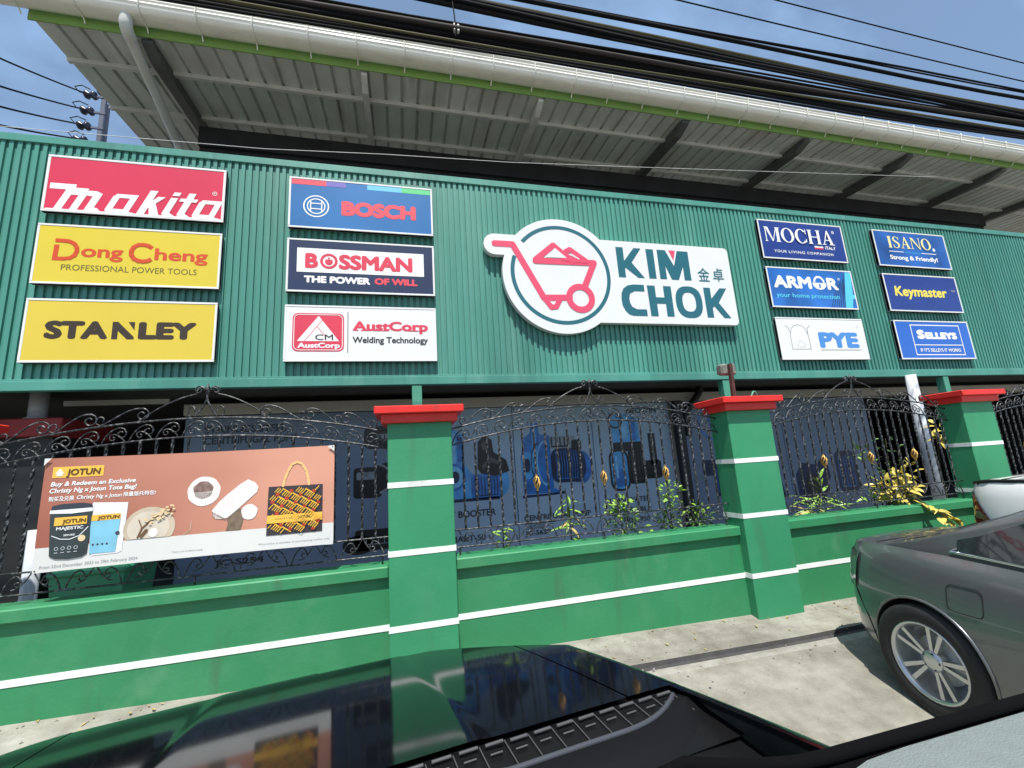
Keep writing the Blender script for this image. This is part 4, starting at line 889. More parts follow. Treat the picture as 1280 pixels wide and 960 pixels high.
# coconut, scoop, stone
o = [(.905+(.098+.0015*math.sin(9*a))*math.cos(a), .43+(.100+.0015*math.sin(7*a+1))*math.sin(a)) for a in [2*math.pi*i/40 for i in range(40)]]
F = FL(); F.poly(o); F.build('coconut_picture', 'cotton', t)
F = FL(-.003); F.poly([(.900+(.058+.003*math.sin(5*a))*math.cos(a), .440+(.058+.002*math.sin(7*a))*math.sin(a)) for a in [2*math.pi*i/36 for i in range(36)]]); F.build('coconut_picture', 'coco_dark', t)
F = FL(-.0045)
for i in range(14): a = math.pi*(1.1+.8*i/13); F.poly([(.90, .425), (.90+.056*math.cos(a), .44+.056*math.sin(a)), (.90+.056*math.cos(a+.07), .44+.056*math.sin(a+.07))])
F.build('coconut_picture', 'cotton', t)
F = FL(); F.poly([(1.05, .235), (1.06, .20), (1.05, .150), (1.14, .150), (1.15, .20), (1.165, .27), (1.12, .30)]); F.build('wood_picture', 'wood', t)
F = FL(-.003); F.poly([(1.17+.0, .492), (1.215, .468), (1.238, .434), (1.230, .400), (1.12, .295), (1.055, .238), (1.02, .232), (.985, .238), (.966, .262), (.960, .295), (1.0, .35), (1.05, .40), (1.12, .46)]); F.build('brush_picture', 'cotton', t)
F = FL(-.0045)
for i in range(9): F.poly([(.962+.009*i, .285-.006*i), (.968+.009*i, .285-.006*i), (.973+.010*i, .236-.002*i)])
F.build('brush_picture', 'coco_dark', t)
F = FL(-.003); F.poly([(1.188+.05*math.cos(a)*(1+.06*math.sin(5*a)), .267+.053*math.sin(a)) for a in [2*math.pi*i/24 for i in range(24)]]); F.build('stone_picture', 'cotton', t)
F = FL(); F.ribbon([(.80, .150), (.84, .18), (.842, .235)], .004); F.build('twig_picture', 'plate', t)
# tote bag
F = FL(-.003); F.poly([(1.302, .428), (1.658, .424), (1.660, .096), (1.300, .094)]); F.build('bag_picture', 'bag_dark', t)
G = FL(-.0045); H_ = FL(-.0060); K = FL(-.0075)
def inb(x, z): return 1.306 < x < 1.655 and .10 < z < .42
for i in range(-3, 11):
    for j in range(-3, 14):
        x = 1.30+.060*i+.030*j; z = .085+.050*j-.030*i
        for k in range(4):
            for F_, a, l, wd, dx, dz in ((G, 48, .040, .0060, .013*k, -.007*k),):
                ca, sa = math.cos(R(a)), math.sin(R(a)); p0 = (x+dx, z+dz); p1 = (p0[0]+l*ca, p0[1]+l*sa)
                if inb(*p0) and inb(*p1): F_.ribbon([p0, p1], wd, cap=False)
        p0 = (x+.004, z+.046); p1 = (x+.066, z+.004)
        if inb(*p0) and inb(*p1): H_.ribbon([p0, p1], .009, cap=False)
        p0 = (x+.062, z+.026)
        if inb(p0[0]-.012, p0[1]-.012) and inb(p0[0]+.012, p0[1]+.012): K.rect(p0[0]-.012, p0[0]+.012, p0[1]-.011, p0[1]+.011)
G.build('bag_pattern', 'bag_gold', t); H_.build('bag_pattern', 'bag_gold', t); K.build('bag_pattern', 'bag_red', t)
F = FL(-.0100); F.rect(1.302, 1.660, .175, .229); F.build('bag_strap', 'jotun_yellow', t)
text('CHRISTY NG', 1.355, 1.465, .198, .208, 'jotun_ink', t, 0, y=-.0115, warp=warp, spacing=1.3); text('JOTUN', 1.50, 1.58, .196, .214, 'jotun_ink', t, .05, y=-.0115, warp=warp)
F = FL(-.003); F.ribbon([(1.395, .430), (1.405, .48), (1.425, .535), (1.45, .58), (1.482, .594), (1.515, .58), (1.545, .53), (1.558, .48), (1.566, .430)], .017); F.build('bag_handle', 'bag_handle', t)
text('From 22nd December 2023 to 29th February 2024', .036, .552, .022, .040, 'ink_grey', t, 0, y=-.002, warp=warp)
text('*Terms and conditions apply', .74, .92, .040, .050, 'ink_grey', t, 0, y=-.002, warp=warp); text('*Promotion is available at participating outlets only', 1.25, 1.71, .036, .047, 'ink_grey', t, 0, y=-.002, warp=warp)
F = FL(-.0125); F.poly([(.0, .655), (.0, .70), (.038, .70)]); F.poly([(BW, .655), (BW, .70), (BW-.035, .70), (BW-.045, .69), (BW-.02, .675)]); F.poly([(BW, .0), (BW, .05), (BW-.05, .0)]); F.build('folded_corner', 'banner_white', t)
for u, z in ((.012, .69), (BW-.012, .69), (BW-.012, .012), (.012, .012)): MB().tube([(u, -.004, z), (u, .03, z+.006), (u+.004, .09, z+.012)], .004, 5).build('tie', M['cable'], t)

# ------------------------------------------------------------------ plants behind the coping
def leaf(b, p, d, up_, l, w_):
    d = d.normalized(); s_ = d.cross(up_)
    if s_.length < .05: s_ = d.cross(Vector((1, .3, .2)))
    s_.normalize(); n_ = s_.cross(d)
    a = p; m1 = p+d*l*.35-n_*l*.02; m2 = p+d*l*.72-n_*l*.07; e = p+d*l-n_*l*.18
    b.add([a, m1+s_*w_/2+n_*w_*.12, m1, m1-s_*w_/2+n_*w_*.12, m2+s_*w_*.36+n_*w_*.1, m2, m2-s_*w_*.36+n_*w_*.1, e], [(0, 2, 1), (0, 3, 2), (1, 2, 5, 4), (2, 3, 6, 5), (4, 5, 7), (5, 6, 7)])
def plant(label, x, y, z0, stems, parts, kind='leafy_plant', group=None):
    """stems: list of polylines; parts: list of (material, count, centre fn, leaf length, width)"""
    t = thing(kind, label, 'plant', (x, y, z0), 0, group)
    b = MB()
    for s_ in stems: b.tube([(p[0]-x, p[1]-y, p[2]-z0) for p in s_], lambda q_: .006*(1-.6*q_)+.001, 5)
    b.build('stem', M['stem'], t)
    for m, pts_, l, w_, droop in parts:
        b = MB()
        for p, d in pts_:
            k = rnd.uniform(.65, 1.25); leaf(b, Vector(p)-Vector((x, y, z0)), Vector(d)+Vector((0, 0, -droop*rnd.random())), Vector((rnd.uniform(-.5, .5), rnd.uniform(-.9, .1), 1)), l*k, w_*k)
        b.build('foliage', M[m], t)
    return t
def cloud(n, cx, cy, cz, rx, ry, rz, up_=.3):
    o = []
    while len(o) < n:
        v = Vector((rnd.uniform(-1, 1), rnd.uniform(-1, 1), rnd.uniform(-1, 1)))
        if v.length > 1: continue
        o.append(((cx+rx*v.x, cy+ry*v.y, cz+rz*v.z), (v.x+rnd.uniform(-.6, .6), v.y*.8+rnd.uniform(-.7, .3), v.z*.5+up_+rnd.uniform(-.5, .5))))
    return o
def whorl(n, cx, cy, z0, z1, spread, up_):
    return [((cx, cy, z0+(z1-z0)*i/n), (spread*math.cos(2.4*i), spread*math.sin(2.4*i)*.8, up_*rnd.uniform(.5, 1.3))) for i in range(n)]
YB = 3.80
plant('tall narrow plant with long drooping pale leaves behind the grille by the centrifugal pump poster', 1.42, YB, .70, [[(1.42, YB, .70), (1.425, YB, .9), (1.40, YB, 1.18)]], [('leaf_lime', whorl(16, 1.415, YB, .74, 1.14, 1, .35), .17, .034, 1.1), ('leaf_dry', whorl(6, 1.42, YB, .78, .95, 1, -.2), .15, .03, .8)], group='plants along the grille')
plant('small sprouting plant with pale leaves next to the pillar in front of the booster poster', .80, YB, .66, [[(.80, YB, .66), (.81, YB, .92)], [(.80, YB, .66), (.70, YB, .82)], [(.80, YB, .66), (.92, YB, .84)]], [('leaf_lime', whorl(7, .805, YB, .78, .92, .7, .5), .12, .03, .5), ('leaf_green', whorl(9, .80, YB, .66, .80, 1, .5), .12, .03, .6)], group='plants along the grille')
plant('bushy bright green shrub behind the grille under the clean water poster', 1.93, YB, .66, [[(1.93, YB, .66), (1.90, YB, 1.0)], [(1.93, YB, .66), (2.02, YB, .98)]], [('leaf_green', cloud(150, 1.93, YB, .85, .14, .10, .17), .055, .026, .4), ('leaf_lime', cloud(60, 1.90, YB-.03, .98, .12, .09, .09), .055, .028, .2), ('leaf_lime', cloud(10, 2.12, YB-.05, .74, .06, .05, .05), .06, .028, .2)], group='plants along the grille')
plant('taller green shrub with lime tips behind the grille left of the black post', 2.43, YB, .66, [[(2.43, YB, .66), (2.44, YB, 1.1)], [(2.43, YB, .66), (2.38, YB, 1.0)]], [('leaf_green', cloud(120, 2.42, YB, .84, .10, .08, .18), .052, .025, .4), ('leaf_lime', cloud(60, 2.45, YB-.02, 1.05, .11, .08, .11), .055, .028, .2)], group='plants along the grille')
plant('low dark green shrub in front of the foot of the black post', 2.74, YB, .66, [[(2.74, YB, .66), (2.75, YB, .96)]], [('leaf_green', cloud(110, 2.74, YB, .80, .12, .08, .14), .05, .025, .4), ('leaf_lime', cloud(16, 2.70, YB-.05, .88, .13, .06, .08), .052, .026, .2)], group='plants along the grille')
plant('spidery plant with thin arching leaves behind the grille right of the floodlight pillar', 4.18, YB, .66, [[(4.18, YB, .66), (4.18, YB, .95)], [(4.18, YB, .66), (4.45, YB-.02, .95)]], [('leaf_lime', whorl(26, 4.18, YB-.03, .70, .92, 1, .55), .26, .022, .9), ('leaf_dry', whorl(14, 4.05, YB-.05, .70, .80, 1, .4), .24, .02, .9), ('leaf_lime', whorl(6, 4.24, YB, .92, 1.08, .5, .8), .14, .03, .3)], group='plants along the grille')
cl = []
for k in range(5):
    a = 4.95+.10*k; cl.append([(a, YB+.02, .68), (a+.05*math.sin(k*2), YB, 1.05), (a-.12+.06*k, YB+.02, 1.50-.06*abs(k-2))])
pts_ = []
for s_ in cl:
    for i in range(26):
        f = rnd.random(); j = 0 if f < .5 else 1; u = (f % .5)*2; p = [s_[j][q_]+(s_[j+1][q_]-s_[j][q_])*u for q_ in range(3)]
        pts_.append(((p[0]+rnd.uniform(-.05, .05), p[1]+rnd.uniform(-.04, .03), p[2]), (rnd.uniform(-1, 1), rnd.uniform(-.9, .2), rnd.uniform(-.3, .7))))
plant('straggly climbing plant with small green leaves on the grille above the yellow plant', 5.0, YB, .66, cl, [('leaf_green', pts_, .045, .026, .4), ('leaf_lime', cloud(14, 4.82, YB, 1.30, .10, .05, .12), .06, .032, .3)], kind='climbing_plant')
yl = cloud(95, 5.12, 3.70, .90, .22, .12, .11)+cloud(26, 5.30, 3.75, 1.0, .20, .08, .08)+[((5.05+.022*i, 3.50-.014*i, .80-.016*i), (.4, -.8, -.4-.03*i)) for i in range(12)]
hang = []
for i in range(10):
    u = i/9; c = Vector((5.10+.16*u, 3.40-.03*u, .74-.17*u))
    hang.append((c+Vector((rnd.uniform(-.04, .04), 0, rnd.uniform(-.03, .03))), (rnd.uniform(-1, 1), -.6, rnd.uniform(-.9, .3))))
hang += [((5.27+rnd.uniform(-.03, .03), 3.36, .575+rnd.uniform(-.02, .03)), (rnd.uniform(-.8, .8), -.4, rnd.uniform(-.8, .3))) for i in range(5)]
plant('bright yellow-leaved shrub spilling through the grille and over the wall coping', 5.12, 3.75, .66, [[(5.12, 3.78, .66), (5.12, 3.62, .85), (5.10, 3.48, .80), (5.16, 3.385, .70), (5.27, 3.36, .57)], [(5.12, 3.78, .66), (5.25, 3.76, 1.0), (5.46, 3.76, 1.22)]], [('leaf_yellow', yl, .115, .058, .6), ('leaf_yellow', hang, .095, .06, .3), ('leaf_lime', cloud(24, 5.0, 3.76, .80, .25, .08, .08), .10, .035, .4), ('leaf_yellow', cloud(7, 5.48, 3.74, 1.15, .05, .04, .06), .085, .05, .4)], kind='yellow_shrub')
plant('bright yellow spray of leaves beside the upper part of the white column', 6.62, 4.2, .06, [[(6.62, 4.2, .06), (6.64, 4.2, 1.0), (6.66, 4.15, 1.65)]], [('leaf_yellow', cloud(26, 6.66, 4.1, 1.46, .10, .08, .17), .13, .06, .9)], kind='yellow_shrub')
b = MB()
for i in range(120):
    x = rnd.uniform(-3.2, 5.2); d_ = rnd.random()**2.2*.42; y = 3.47-d_; z = -.035*min(1, d_/.19)-.03*max(0, (d_-.19)/.18)+tilt(x)*max(0, min(1, (y-1.5)/2))+.004
    a = rnd.uniform(0, 6.28); l = rnd.uniform(.012, .035); c, s_ = math.cos(a), math.sin(a)
    b.add([(x, y, z), (x+l*c-l*.3*s_, y+l*s_+l*.3*c, z+.004), (x+1.4*l*c, y+1.4*l*s_, z+.001), (x+l*c+l*.3*s_, y+l*s_-l*.3*c, z+.005)], [(0, 1, 2, 3)])
tag(b.build('fallen_leaves', M['leaf_dry']), 'dry leaf litter and grit along the foot of the wall', 'litter', kind='stuff')
b = MB()
for i in range(320):
    x = rnd.uniform(-3.2, 5.2); d_ = rnd.random()**1.6*.9; y = 3.47-d_; z = -.035*min(1, d_/.19)-.03*min(1, max(0, (d_-.19)/.18))-.02*max(0, d_-.45)+tilt(x)*max(0, min(1, (y-1.5)/2))
    if 3.03 < y < 3.13: continue
    r_ = rnd.uniform(.003, .011); b.add([(x+r_, y, z), (x, y+r_, z), (x-r_, y, z), (x, y-r_, z), (x+r_*.2, y, z+r_*.9)], [(0, 1, 4), (1, 2, 4), (2, 3, 4), (3, 0, 4)])
tag(b.build('grit', M['drain_edge']), 'loose grit and small stones on the concrete apron', 'grit', kind='stuff')
# ------------------------------------------------------------------ overhead cables
CB = [(1.015, 5.537, 7.895, 5.707, 9, 0), (1.014, 5.515, 7.884, 5.681, 7, 0), (1.012, 5.497, 7.841, 5.577, 16, 0),
      (.990, 5.376, 7.634, 5.369, 14, 1), (.988, 5.350, 7.613, 5.319, 16, 0), (.986, 5.324, 7.593, 5.270, 16, 0), (.985, 5.297, 7.582, 5.245, 12, 2), (.983, 5.271, 7.567, 5.208, 9, 0),
      (.973, 5.120, 7.593, 5.270, 8, 0), (.971, 5.085, 7.572, 5.220, 14, 0), (.968, 5.047, 7.556, 5.183, 18, 3), (.966, 5.013, 7.546, 5.159, 18, 0), (.963, 4.975, 7.541, 5.147, 18, 0),
      (.961, 4.933, 7.505, 5.062, 10, 1), (.959, 4.908, 7.490, 5.025, 14, 0), (.957, 4.883, 7.470, 4.977, 14, 0), (.955, 4.853, 7.455, 4.941, 9, 0)]
CM = ['cable', 'cable_olive', 'cable_brown', 'cable_brown']
CL = {0: ('black overhead cable in the bundle strung along the street above the gutter', 'black overhead cables in the bundle'), 1: ('olive-grey overhead cable running among the black ones', 'olive overhead cables'), 2: ('thin brownish overhead cable in the middle of the bundle', None), 3: ('thick brown-grey cable on the wide black band of overhead wires', None)}
for i, (x0, z0, x1, z1, r, m) in enumerate(CB):
    jy = .022*math.sin(i*2.3)
    b = MB(); pts = []
    for k in range(41):
        x = -16+46*k/40; z = z0+(z1-z0)*(x-x0)/(x1-x0)+.0012*(x-x0)*(x-x1)
        pts.append((x, 3.0+jy+.012*math.sin(x*.9+i), 1.39+(z-1.39)*(3.0+jy)/3.0))
    b.tube(pts, r*1.22/1000, 7)
    tag(b.build('overhead_cable', M[CM[m]]), CL[m][0], 'cable', CL[m][1])
for (x0, z0, x1, z1), lb in (((2.744, 5.896, 7.833, 5.844), 'thin single wire just above the cable bundle'), ((4.018, 6.207, 7.961, 6.151), 'thin single wire, the topmost one crossing the sky')):
    b = MB(); b.tube([(-16+46*k/30, 3.0, z0+(z1-z0)*(-16+46*k/30-x0)/(x1-x0)+.001*(-16+46*k/30-x0)*(-16+46*k/30-x1)) for k in range(31)], .0075, 6)
    tag(b.build('overhead_wire', M['cable']), lb, 'wire')
cc_ = thing('cable_clamp', 'small pale clamp gripping the overhead cable bundle', 'clamp', (.48, 3.0, 5.02))
part(MB().bbox(.455, .475, 2.96, 3.03, 4.99, 5.06, .004).bbox(.485, .505, 2.96, 3.03, 4.985, 5.055, .004), 'jaw', 'pvc_grey', cc_)
part(MB().tube([(.47, 2.97, 4.93), (.472, 2.96, 5.02), (.465, 2.96, 5.15), (.455, 2.97, 5.29)], .006, 5), 'tie', 'cable', cc_)
wp = [(-4.5, 5.25, 5.38), (-3.0, 5.25, 5.412), (-1.623, 5.25, 5.445), (-.197, 5.25, 5.55), (1.553, 5.25, 5.641), (3.603, 5.25, 5.807), (6.727, 5.25, 6.07), (10, 5.25, 6.35)]
tag(MB().tube(wp, .004, 5).build('thin_wire', M['steel_grey']), 'thin pale wire stretched across the dark gap above the fascia', 'wire')
# distant pole with insulators
up_ = thing('utility_pole', 'distant utility pole head with stacked dark insulators left of the roof', 'pole', (-5.72, 9.05, 0))
part(MB().tube([(-5.70, 9.12, -.4), (-5.70, 9.12, 9.05)], lambda u: .10-.04*u, 12), 'pole', 'concrete_pole', up_)
part(MB().bbox(-5.70, -5.62, 8.95, 9.01, 7.9, 9.25, .01), 'bracket', 'concrete_pole', up_)
iz = [9.08, 8.72, 8.38, 8.06]
for i, z in enumerate(iz):
    part(MB().lathe([(0, -.09), (.07, -.09), (.085, -.05), (.05, -.015), (.05, .015), (.085, .05), (.07, .09), (0, .09)], 14, 'x', c=(-5.86-.02*i, 8.93, z)), 'insulator', 'porcelain', up_)
    part(MB().box(-5.80, -5.60, 8.94, 8.97, z-.02, z+.02), 'pin', 'concrete_pole', up_)
part(MB().lathe([(0, 0), (.10, 0), (.10, .18), (0, .22)], 12, c=(-5.70, 9.0, 9.20)), 'cap', 'porcelain', up_)
wr = [(-.825, .941), (-.816, .872), (-.81, .823), (-.805, .779)]
for i, z in enumerate(iz):
    tx, tz = wr[i]; yy = 6.4; p0 = Vector((-5.92, 8.9, z)); p1 = Vector((tx*yy, yy, HC+tz*yy)); p2 = p0+(p1-p0)*2.4
    pts = [p0+(p2-p0)*k/16-Vector((0, 0, .10*math.sin(math.pi*k/16))) for k in range(17)]
    tag(MB().tube(pts, .014, 5).build('pole_wire', M['cable']), ['topmost', 'second', 'third', 'lowest'][i]+' of the four wires running left from the distant utility pole', 'wire')
    part(MB().tube([(-5.86, 8.9, z-.03), (-6.0, 8.85, z-.02), (-6.06, 8.82, z+.06), (-5.98, 8.86, z+.14), (-5.87, 8.92, z+.12)], .010, 5), 'jumper', 'cable', up_)

# ------------------------------------------------------------------ parked saloon cars
def interp(tab, y):
    if y <= tab[0][0]: return tab[0][1]
    for (a, va), (b_, vb) in zip(tab, tab[1:]):
        if y <= b_:
            t = (y-a)/(b_-a); t = t*t*(3-2*t)*.35+t*.65; return va+(vb-va)*t
    return tab[-1][1]
WT = [(-1.94, .58), (-1.915, .66), (-1.86, .735), (-1.74, .80), (-1.54, .845), (-1.3, .865), (-.6, .88), (.6, .88), (1.3, .865), (1.7, .83), (1.95, .77), (2.1, .69), (2.2, .56)]
TOP = [(-1.94, .87), (-1.905, .91), (-1.72, .93), (-1.5, .935), (-1.1, .935), (-.6, .915), (0, .90), (.9, .90), (1.2, .88), (1.8, .78), (2.1, .68), (2.2, .60)]
BOT = [(-1.94, .42), (-1.905, .30), (-1.8, .22), (-1.6, .20), (0, .18), (1.8, .18), (2.1, .20), (2.2, .28)]
def Pz(y, z):                                        # share of the half width at height z
    zt = interp(TOP, y); zb = interp(BOT, y); u = (z-zb)/(zt-zb)
    return interp([(0, .93), (.12, .985), (.35, 1.0), (.6, .99), (.80, .955), (.93, .91), (1, .86)], u)
def Wd(y, z): return interp(WT, y)*Pz(y, z)
def sedan(label, paint, where, rz, lampmat, tri):
    t = thing('parked_car', label, 'car', where, rz)
    ys = [-1.94, -1.92, -1.89, -1.85, -1.79, -1.72, -1.62, -1.5, -1.3, -1.1, -.85, -.6, -.3, 0, .3, .6, .9, 1.1, 1.3, 1.5, 1.7, 1.85, 1.98, 2.08, 2.15, 2.2]
    us = [0, .06, .13, .22, .33, .45, .57, .68, .78, .86, .93, .975, 1]
    rings = []
    for y in ys:
        zb, zt = interp(BOT, y), interp(TOP, y); rg = []
        for u in us: z = zb+(zt-zb)*u; rg.append((Wd(y, z), z))
        w1 = rg[-1][0]; rg += [(w1*.90, zt+.012), (w1*.6, zt+.022), (w1*.25, zt+.028)]
        full = rg+[(-x, z) for x, z in rg[::-1]]
        rings.append([(x, y, z) for x, z in full])
    n = len(rings[0]); vs = [v for r_ in rings for v in r_]
    fs = [(i*n+k, i*n+(k+1) % n, (i+1)*n+(k+1) % n, (i+1)*n+k) for i in range(len(ys)-1) for k in range(n)]+[list(range(n))[::-1], [(len(ys)-1)*n+k for k in range(n)]]
    body = MB().add(vs, fs, True).build('body', M[paint], t, recalc=True)
    cut = MB()
    for y in (-1.3, 1.3):
        for s_ in (-1, 1): cut.lathe([(0, .52*s_), (.342, .52*s_), (.342, 1.1*s_), (0, 1.1*s_)], 40, 'x', c=(0, y, .325), smooth=False)
    co = cut.build('cutter', M['well_black'], None, recalc=True)
    bm_ = body.modifiers.new('arch', 'BOOLEAN'); bm_.object = co; bm_.operation = 'DIFFERENCE'; bm_.solver = 'EXACT'; co.parent = t
    bpy.context.view_layer.update(); dg = bpy.context.evaluated_depsgraph_get()
    me = bpy.data.meshes.new_from_object(body.evaluated_get(dg)); body.modifiers.clear(); body.data = me; bpy.data.objects.remove(co)
    me.materials.clear(); me.materials.append(M[paint]); me.polygons.foreach_set('material_index', [0]*len(me.polygons))
    for p in me.polygons: p.use_smooth = True
    me.set_sharp_from_angle(angle=R(38))
    # greenhouse
    HG = [(-1.62, .93), (-1.35, 1.005), (-1.05, 1.125), (-.75, 1.245), (-.45, 1.345), (-.1, 1.425), (.25, 1.445), (.5, 1.41), (.75, 1.31), (1.0, 1.15), (1.25, .93)]
    def gw(y, z):
        b0 = Wd(y, interp(TOP, y))*.985; return b0-max(0, z-interp(TOP, y))*(.40+.10*max(0, z-1.2))
    yg = [-1.62, -1.5, -1.35, -1.2, -1.05, -.9, -.75, -.6, -.45, -.28, -.1, .08, .25, .38, .5, .63, .75, .88, 1.0, 1.12, 1.25]
    rings = []
    for y in yg:
        h = interp(HG, y); zt = interp(TOP, y)-.02; rg = []
        for u in (0, .2, .4, .6, .78, .9): z = zt+(h-zt)*u; rg.append((gw(y, z), z))
        we = gw(y, h); rg += [(we*.965, h-.012), (we*.90, h+.004), (we*.7, h+.016), (we*.35, h+.024), (0, h+.026)]
        rings.append([(x, y, z) for x, z in rg]+[(-x, y, z) for x, z in rg[-2::-1]])
    n = len(rings[0]); vs = [v for r_ in rings for v in r_]
    MB().add(vs, [(i*n+k, i*n+k+1, (i+1)*n+k+1, (i+1)*n+k) for i in range(len(yg)-1) for k in range(n-1)], True).build('roof', M[paint], t, recalc=True)
    for s_ in (1, -1):
        for ya, yb_ in ((-1.10, -.62), (-.58, .02), (.08, .93)):
            b = MB()
            def fn(u, v):
                y = ya+(yb_-ya)*u; z0 = interp(TOP, y)+.035; z1 = max(z0+.012, interp(HG, y)-.075); z = z0+(z1-z0)*v
                return (s_*(gw(y, z)+.006), y, z)
            b.grid(14, 6, fn); b.build('side_window', M['glass_dark'], t)
        b = MB(); pts = [(s_*(gw(y, interp(TOP, y)+.03)+.010), y, interp(TOP, y)+.028) for y in [-1.13+2.08*k/24 for k in range(25)]]
        pts = [(s_*(gw(-1.06, 1.03)+.010), -1.10, interp(TOP, -1.1)+.055)]+pts
        b.tube(pts, .009, 6); b.build('chrome_trim', M['chrome'], t)
        if tri:
            b = MB(); b.tube([(s_*(Wd(y, interp(TOP, y))*.995), y, interp(TOP, y)+.004) for y in [-1.90+.9*k/12 for k in range(13)]], .014, 6); b.build('side_trim', M['plastic_black'], t)
        for yh in (-.45, .35):
            b = MB(); b.tube([(s_*(Wd(yh, .80)+.004), yh-.10, .805), (s_*(Wd(yh, .80)+.028), yh-.08, .808), (s_*(Wd(yh, .80)+.028), yh+.08, .808), (s_*(Wd(yh, .80)+.004), yh+.10, .805)], .011, 6); b.build('door_handle', M['chrome'], t)
        for yd in (-.60, .05, 1.02):
            b = MB(); b.tube([(s_*(Wd(yd, .22+.7*k/10)+.0005), yd-(.12*(1-k/10)**2 if yd == -.6 else 0), .22+(interp(TOP, yd)-.24)*k/10) for k in range(11)], .0035, 4); b.build('door_gap', M['well_black'], t)
        mi = MB(); mi.lathe([(0, -.10), (.06, -.09), (.075, 0), (.06, .08), (0, .10)], 14, 'x', c=(s_*.99, .82, 1.0)); mi.tube([(s_*.86, .86, .95), (s_*.95, .84, .985)], .02, 6); mi.build('wing_mirror', M[paint], t)
        # tail lamp wrapping round the corner
        b = MB()
        def fl(u, v):
            if tri: z = .58+.33*v; ye = -1.60-.32*v; y = -1.925+(ye+1.925)*u
            else: z = .62+.24*v; ye = -1.79+.05*v; y = -1.93+(ye+1.93)*u
            z = min(z, interp(TOP, y)-.03)
            return (s_*(Wd(y, z)+.007), y-.004, z)
        b.grid(12, 8, fl); b.build('tail_lamp', M[lampmat], t)
        b = MB(); b.grid(6, 6, lambda u, v: (s_*(.36+.215*u), -1.946, .64+.20*v)); b.build('tail_lamp', M[lampmat], t)
        b = MB(); b.grid(10, 6, lambda u, v: (s_*(Wd(1.78+.38*u, .60+.10*v)+.006), 1.78+.38*u, .59+.12*v)); b.build('headlight', M['lamp_smoke'], t)
        b = MB(); b.tube([(s_*(Wd(y, z)+.001), y, z) for y, z in rr(-1.12, -.94, .66, .80, .03)+[(-.97, .66)]], .0022, 4); b.build('fuel_flap', M['well_black'], t)
        # bumper seam
        b = MB(); b.tube([(s_*(Wd(y, z)+.001), y, z) for y, z in [(-1.66, .30), (-1.70, .45), (-1.78, .58), (-1.80, .62), (-1.88, .62)]], .004, 4); b.build('bumper_seam', M['well_black'], t)
        for y in (-1.3, 1.3):
            b = MB(); b.tube([(s_*(Wd(y+.346*math.cos(a), max(.2, .325+.346*math.sin(a)))+.001), y+.346*math.cos(a), .325+.346*math.sin(a)) for a in [R(-18+216*k/24) for k in range(25)]], .010, 5); b.build('arch_lip', M[paint], t)
            MB().lathe([(0, 0), (.341, 0), (.341, .26)], 30, 'x', c=(s_*.53 if s_ > 0 else -.79, y, .325)).build('wheel_well', M['well_black'], t)
    b = MB()
    def rw(u, v):
        y = -1.56+.86*v; h = interp(HG, y); x = (2*u-1)*gw(y, h)*.86; return (x, y, h+.030-.022*(2*u-1)**2)
    b.grid(14, 10, rw); b.build('rear_window', M['glass_dark'], t)
    b = MB()
    def ww(u, v):
        y = .55+.64*v; h = interp(HG, y); x = (2*u-1)*gw(y, h)*.88; return (x, y, h+.030-.022*(2*u-1)**2)
    b.grid(14, 10, ww); b.build('windscreen', M['glass_dark'], t)
    b = MB(); b.tube([(x, -1.925+.09*(abs(x)/.62)**2.5, .925-.01*(abs(x)/.6)**2) for x in [-.66+1.32*k/20 for k in range(21)]], .012, 6); b.build('boot_spoiler', M['plastic_black' if tri else paint], t)
    b = MB(); b.tube([(x, -1.62-.02*math.cos(x*2), interp(TOP, -1.62)+.026-.012*(x/.7)**2) for x in [-.70+1.4*k/16 for k in range(17)]], .003, 4); b.build('boot_gap', M['well_black'], t)
    MB().bbox(-.26, .26, -1.963, -1.942, .58, .70, .003).build('number_plate', M['plate_white'], t)
    # wheels
    wh = None
    for s_ in (1, -1):
        for y in (-1.3, 1.3):
            if wh is None:
                wh = thing('wheel', None, None, (0, 0, 0)); wh.parent = t
                MB().lathe([(.205, -.10), (.225, -.115), (.285, -.118), (.312, -.09), (.318, -.04), (.318, .04), (.312, .09), (.285, .108), (.235, .105), (.212, .092), (.205, .06)], 40, 'x').build('tyre', M['tyre'], wh)
                b = MB(); b.lathe([(.206, -.09), (.206, .06), (.214, .085), (.222, .098), (.210, .102), (.200, .085), (.190, .04), (.188, -.05), (0, -.06)], 40, 'x'); b.build('rim', M['alloy'], wh)
                b = MB()
                for k in range(10):
                    a = 2*math.pi*(k//2)/5+(.16 if k % 2 else -.16); a2 = 2*math.pi*(k//2)/5+(.19 if k % 2 else -.19)
                    p0 = Vector((.062, .03*math.cos(a), .03*math.sin(a))); p1 = Vector((.078, .205*math.cos(a2), .205*math.sin(a2))); tn = Vector((0, -math.sin(a2), math.cos(a2)))
                    b.add([p0-tn*.009, p0+tn*.009, p1+tn*.012, p1-tn*.012]+[q_-Vector((.03, 0, 0)) for q_ in (p0-tn*.011, p0+tn*.011, p1+tn*.015, p1-tn*.015)], [(0, 1, 2, 3), (0, 4, 5, 1), (1, 5, 6, 2), (2, 6, 7, 3), (3, 7, 4, 0)])
                b.lathe([(.058, .02), (.058, .068), (.035, .076), (0, .078)], 20, 'x'); b.build('spokes', M['alloy'], wh)
                b = MB(); b.lathe([(.03, -.02), (.135, -.02), (.135, -.008), (.03, -.008)], 30, 'x'); b.build('brake_disc', M['steel_grey'], wh)
                b = MB()
                for k in range(5): b.lathe([(0, .074), (.009, .072), (.010, .06)], 8, 'x', c=(0, .042*math.cos(k*1.2566), .042*math.sin(k*1.2566)))
                b.build('wheel_nuts', M['well_black'], wh)
                q_ = wh
            else: q_ = tree_copy(wh, t)
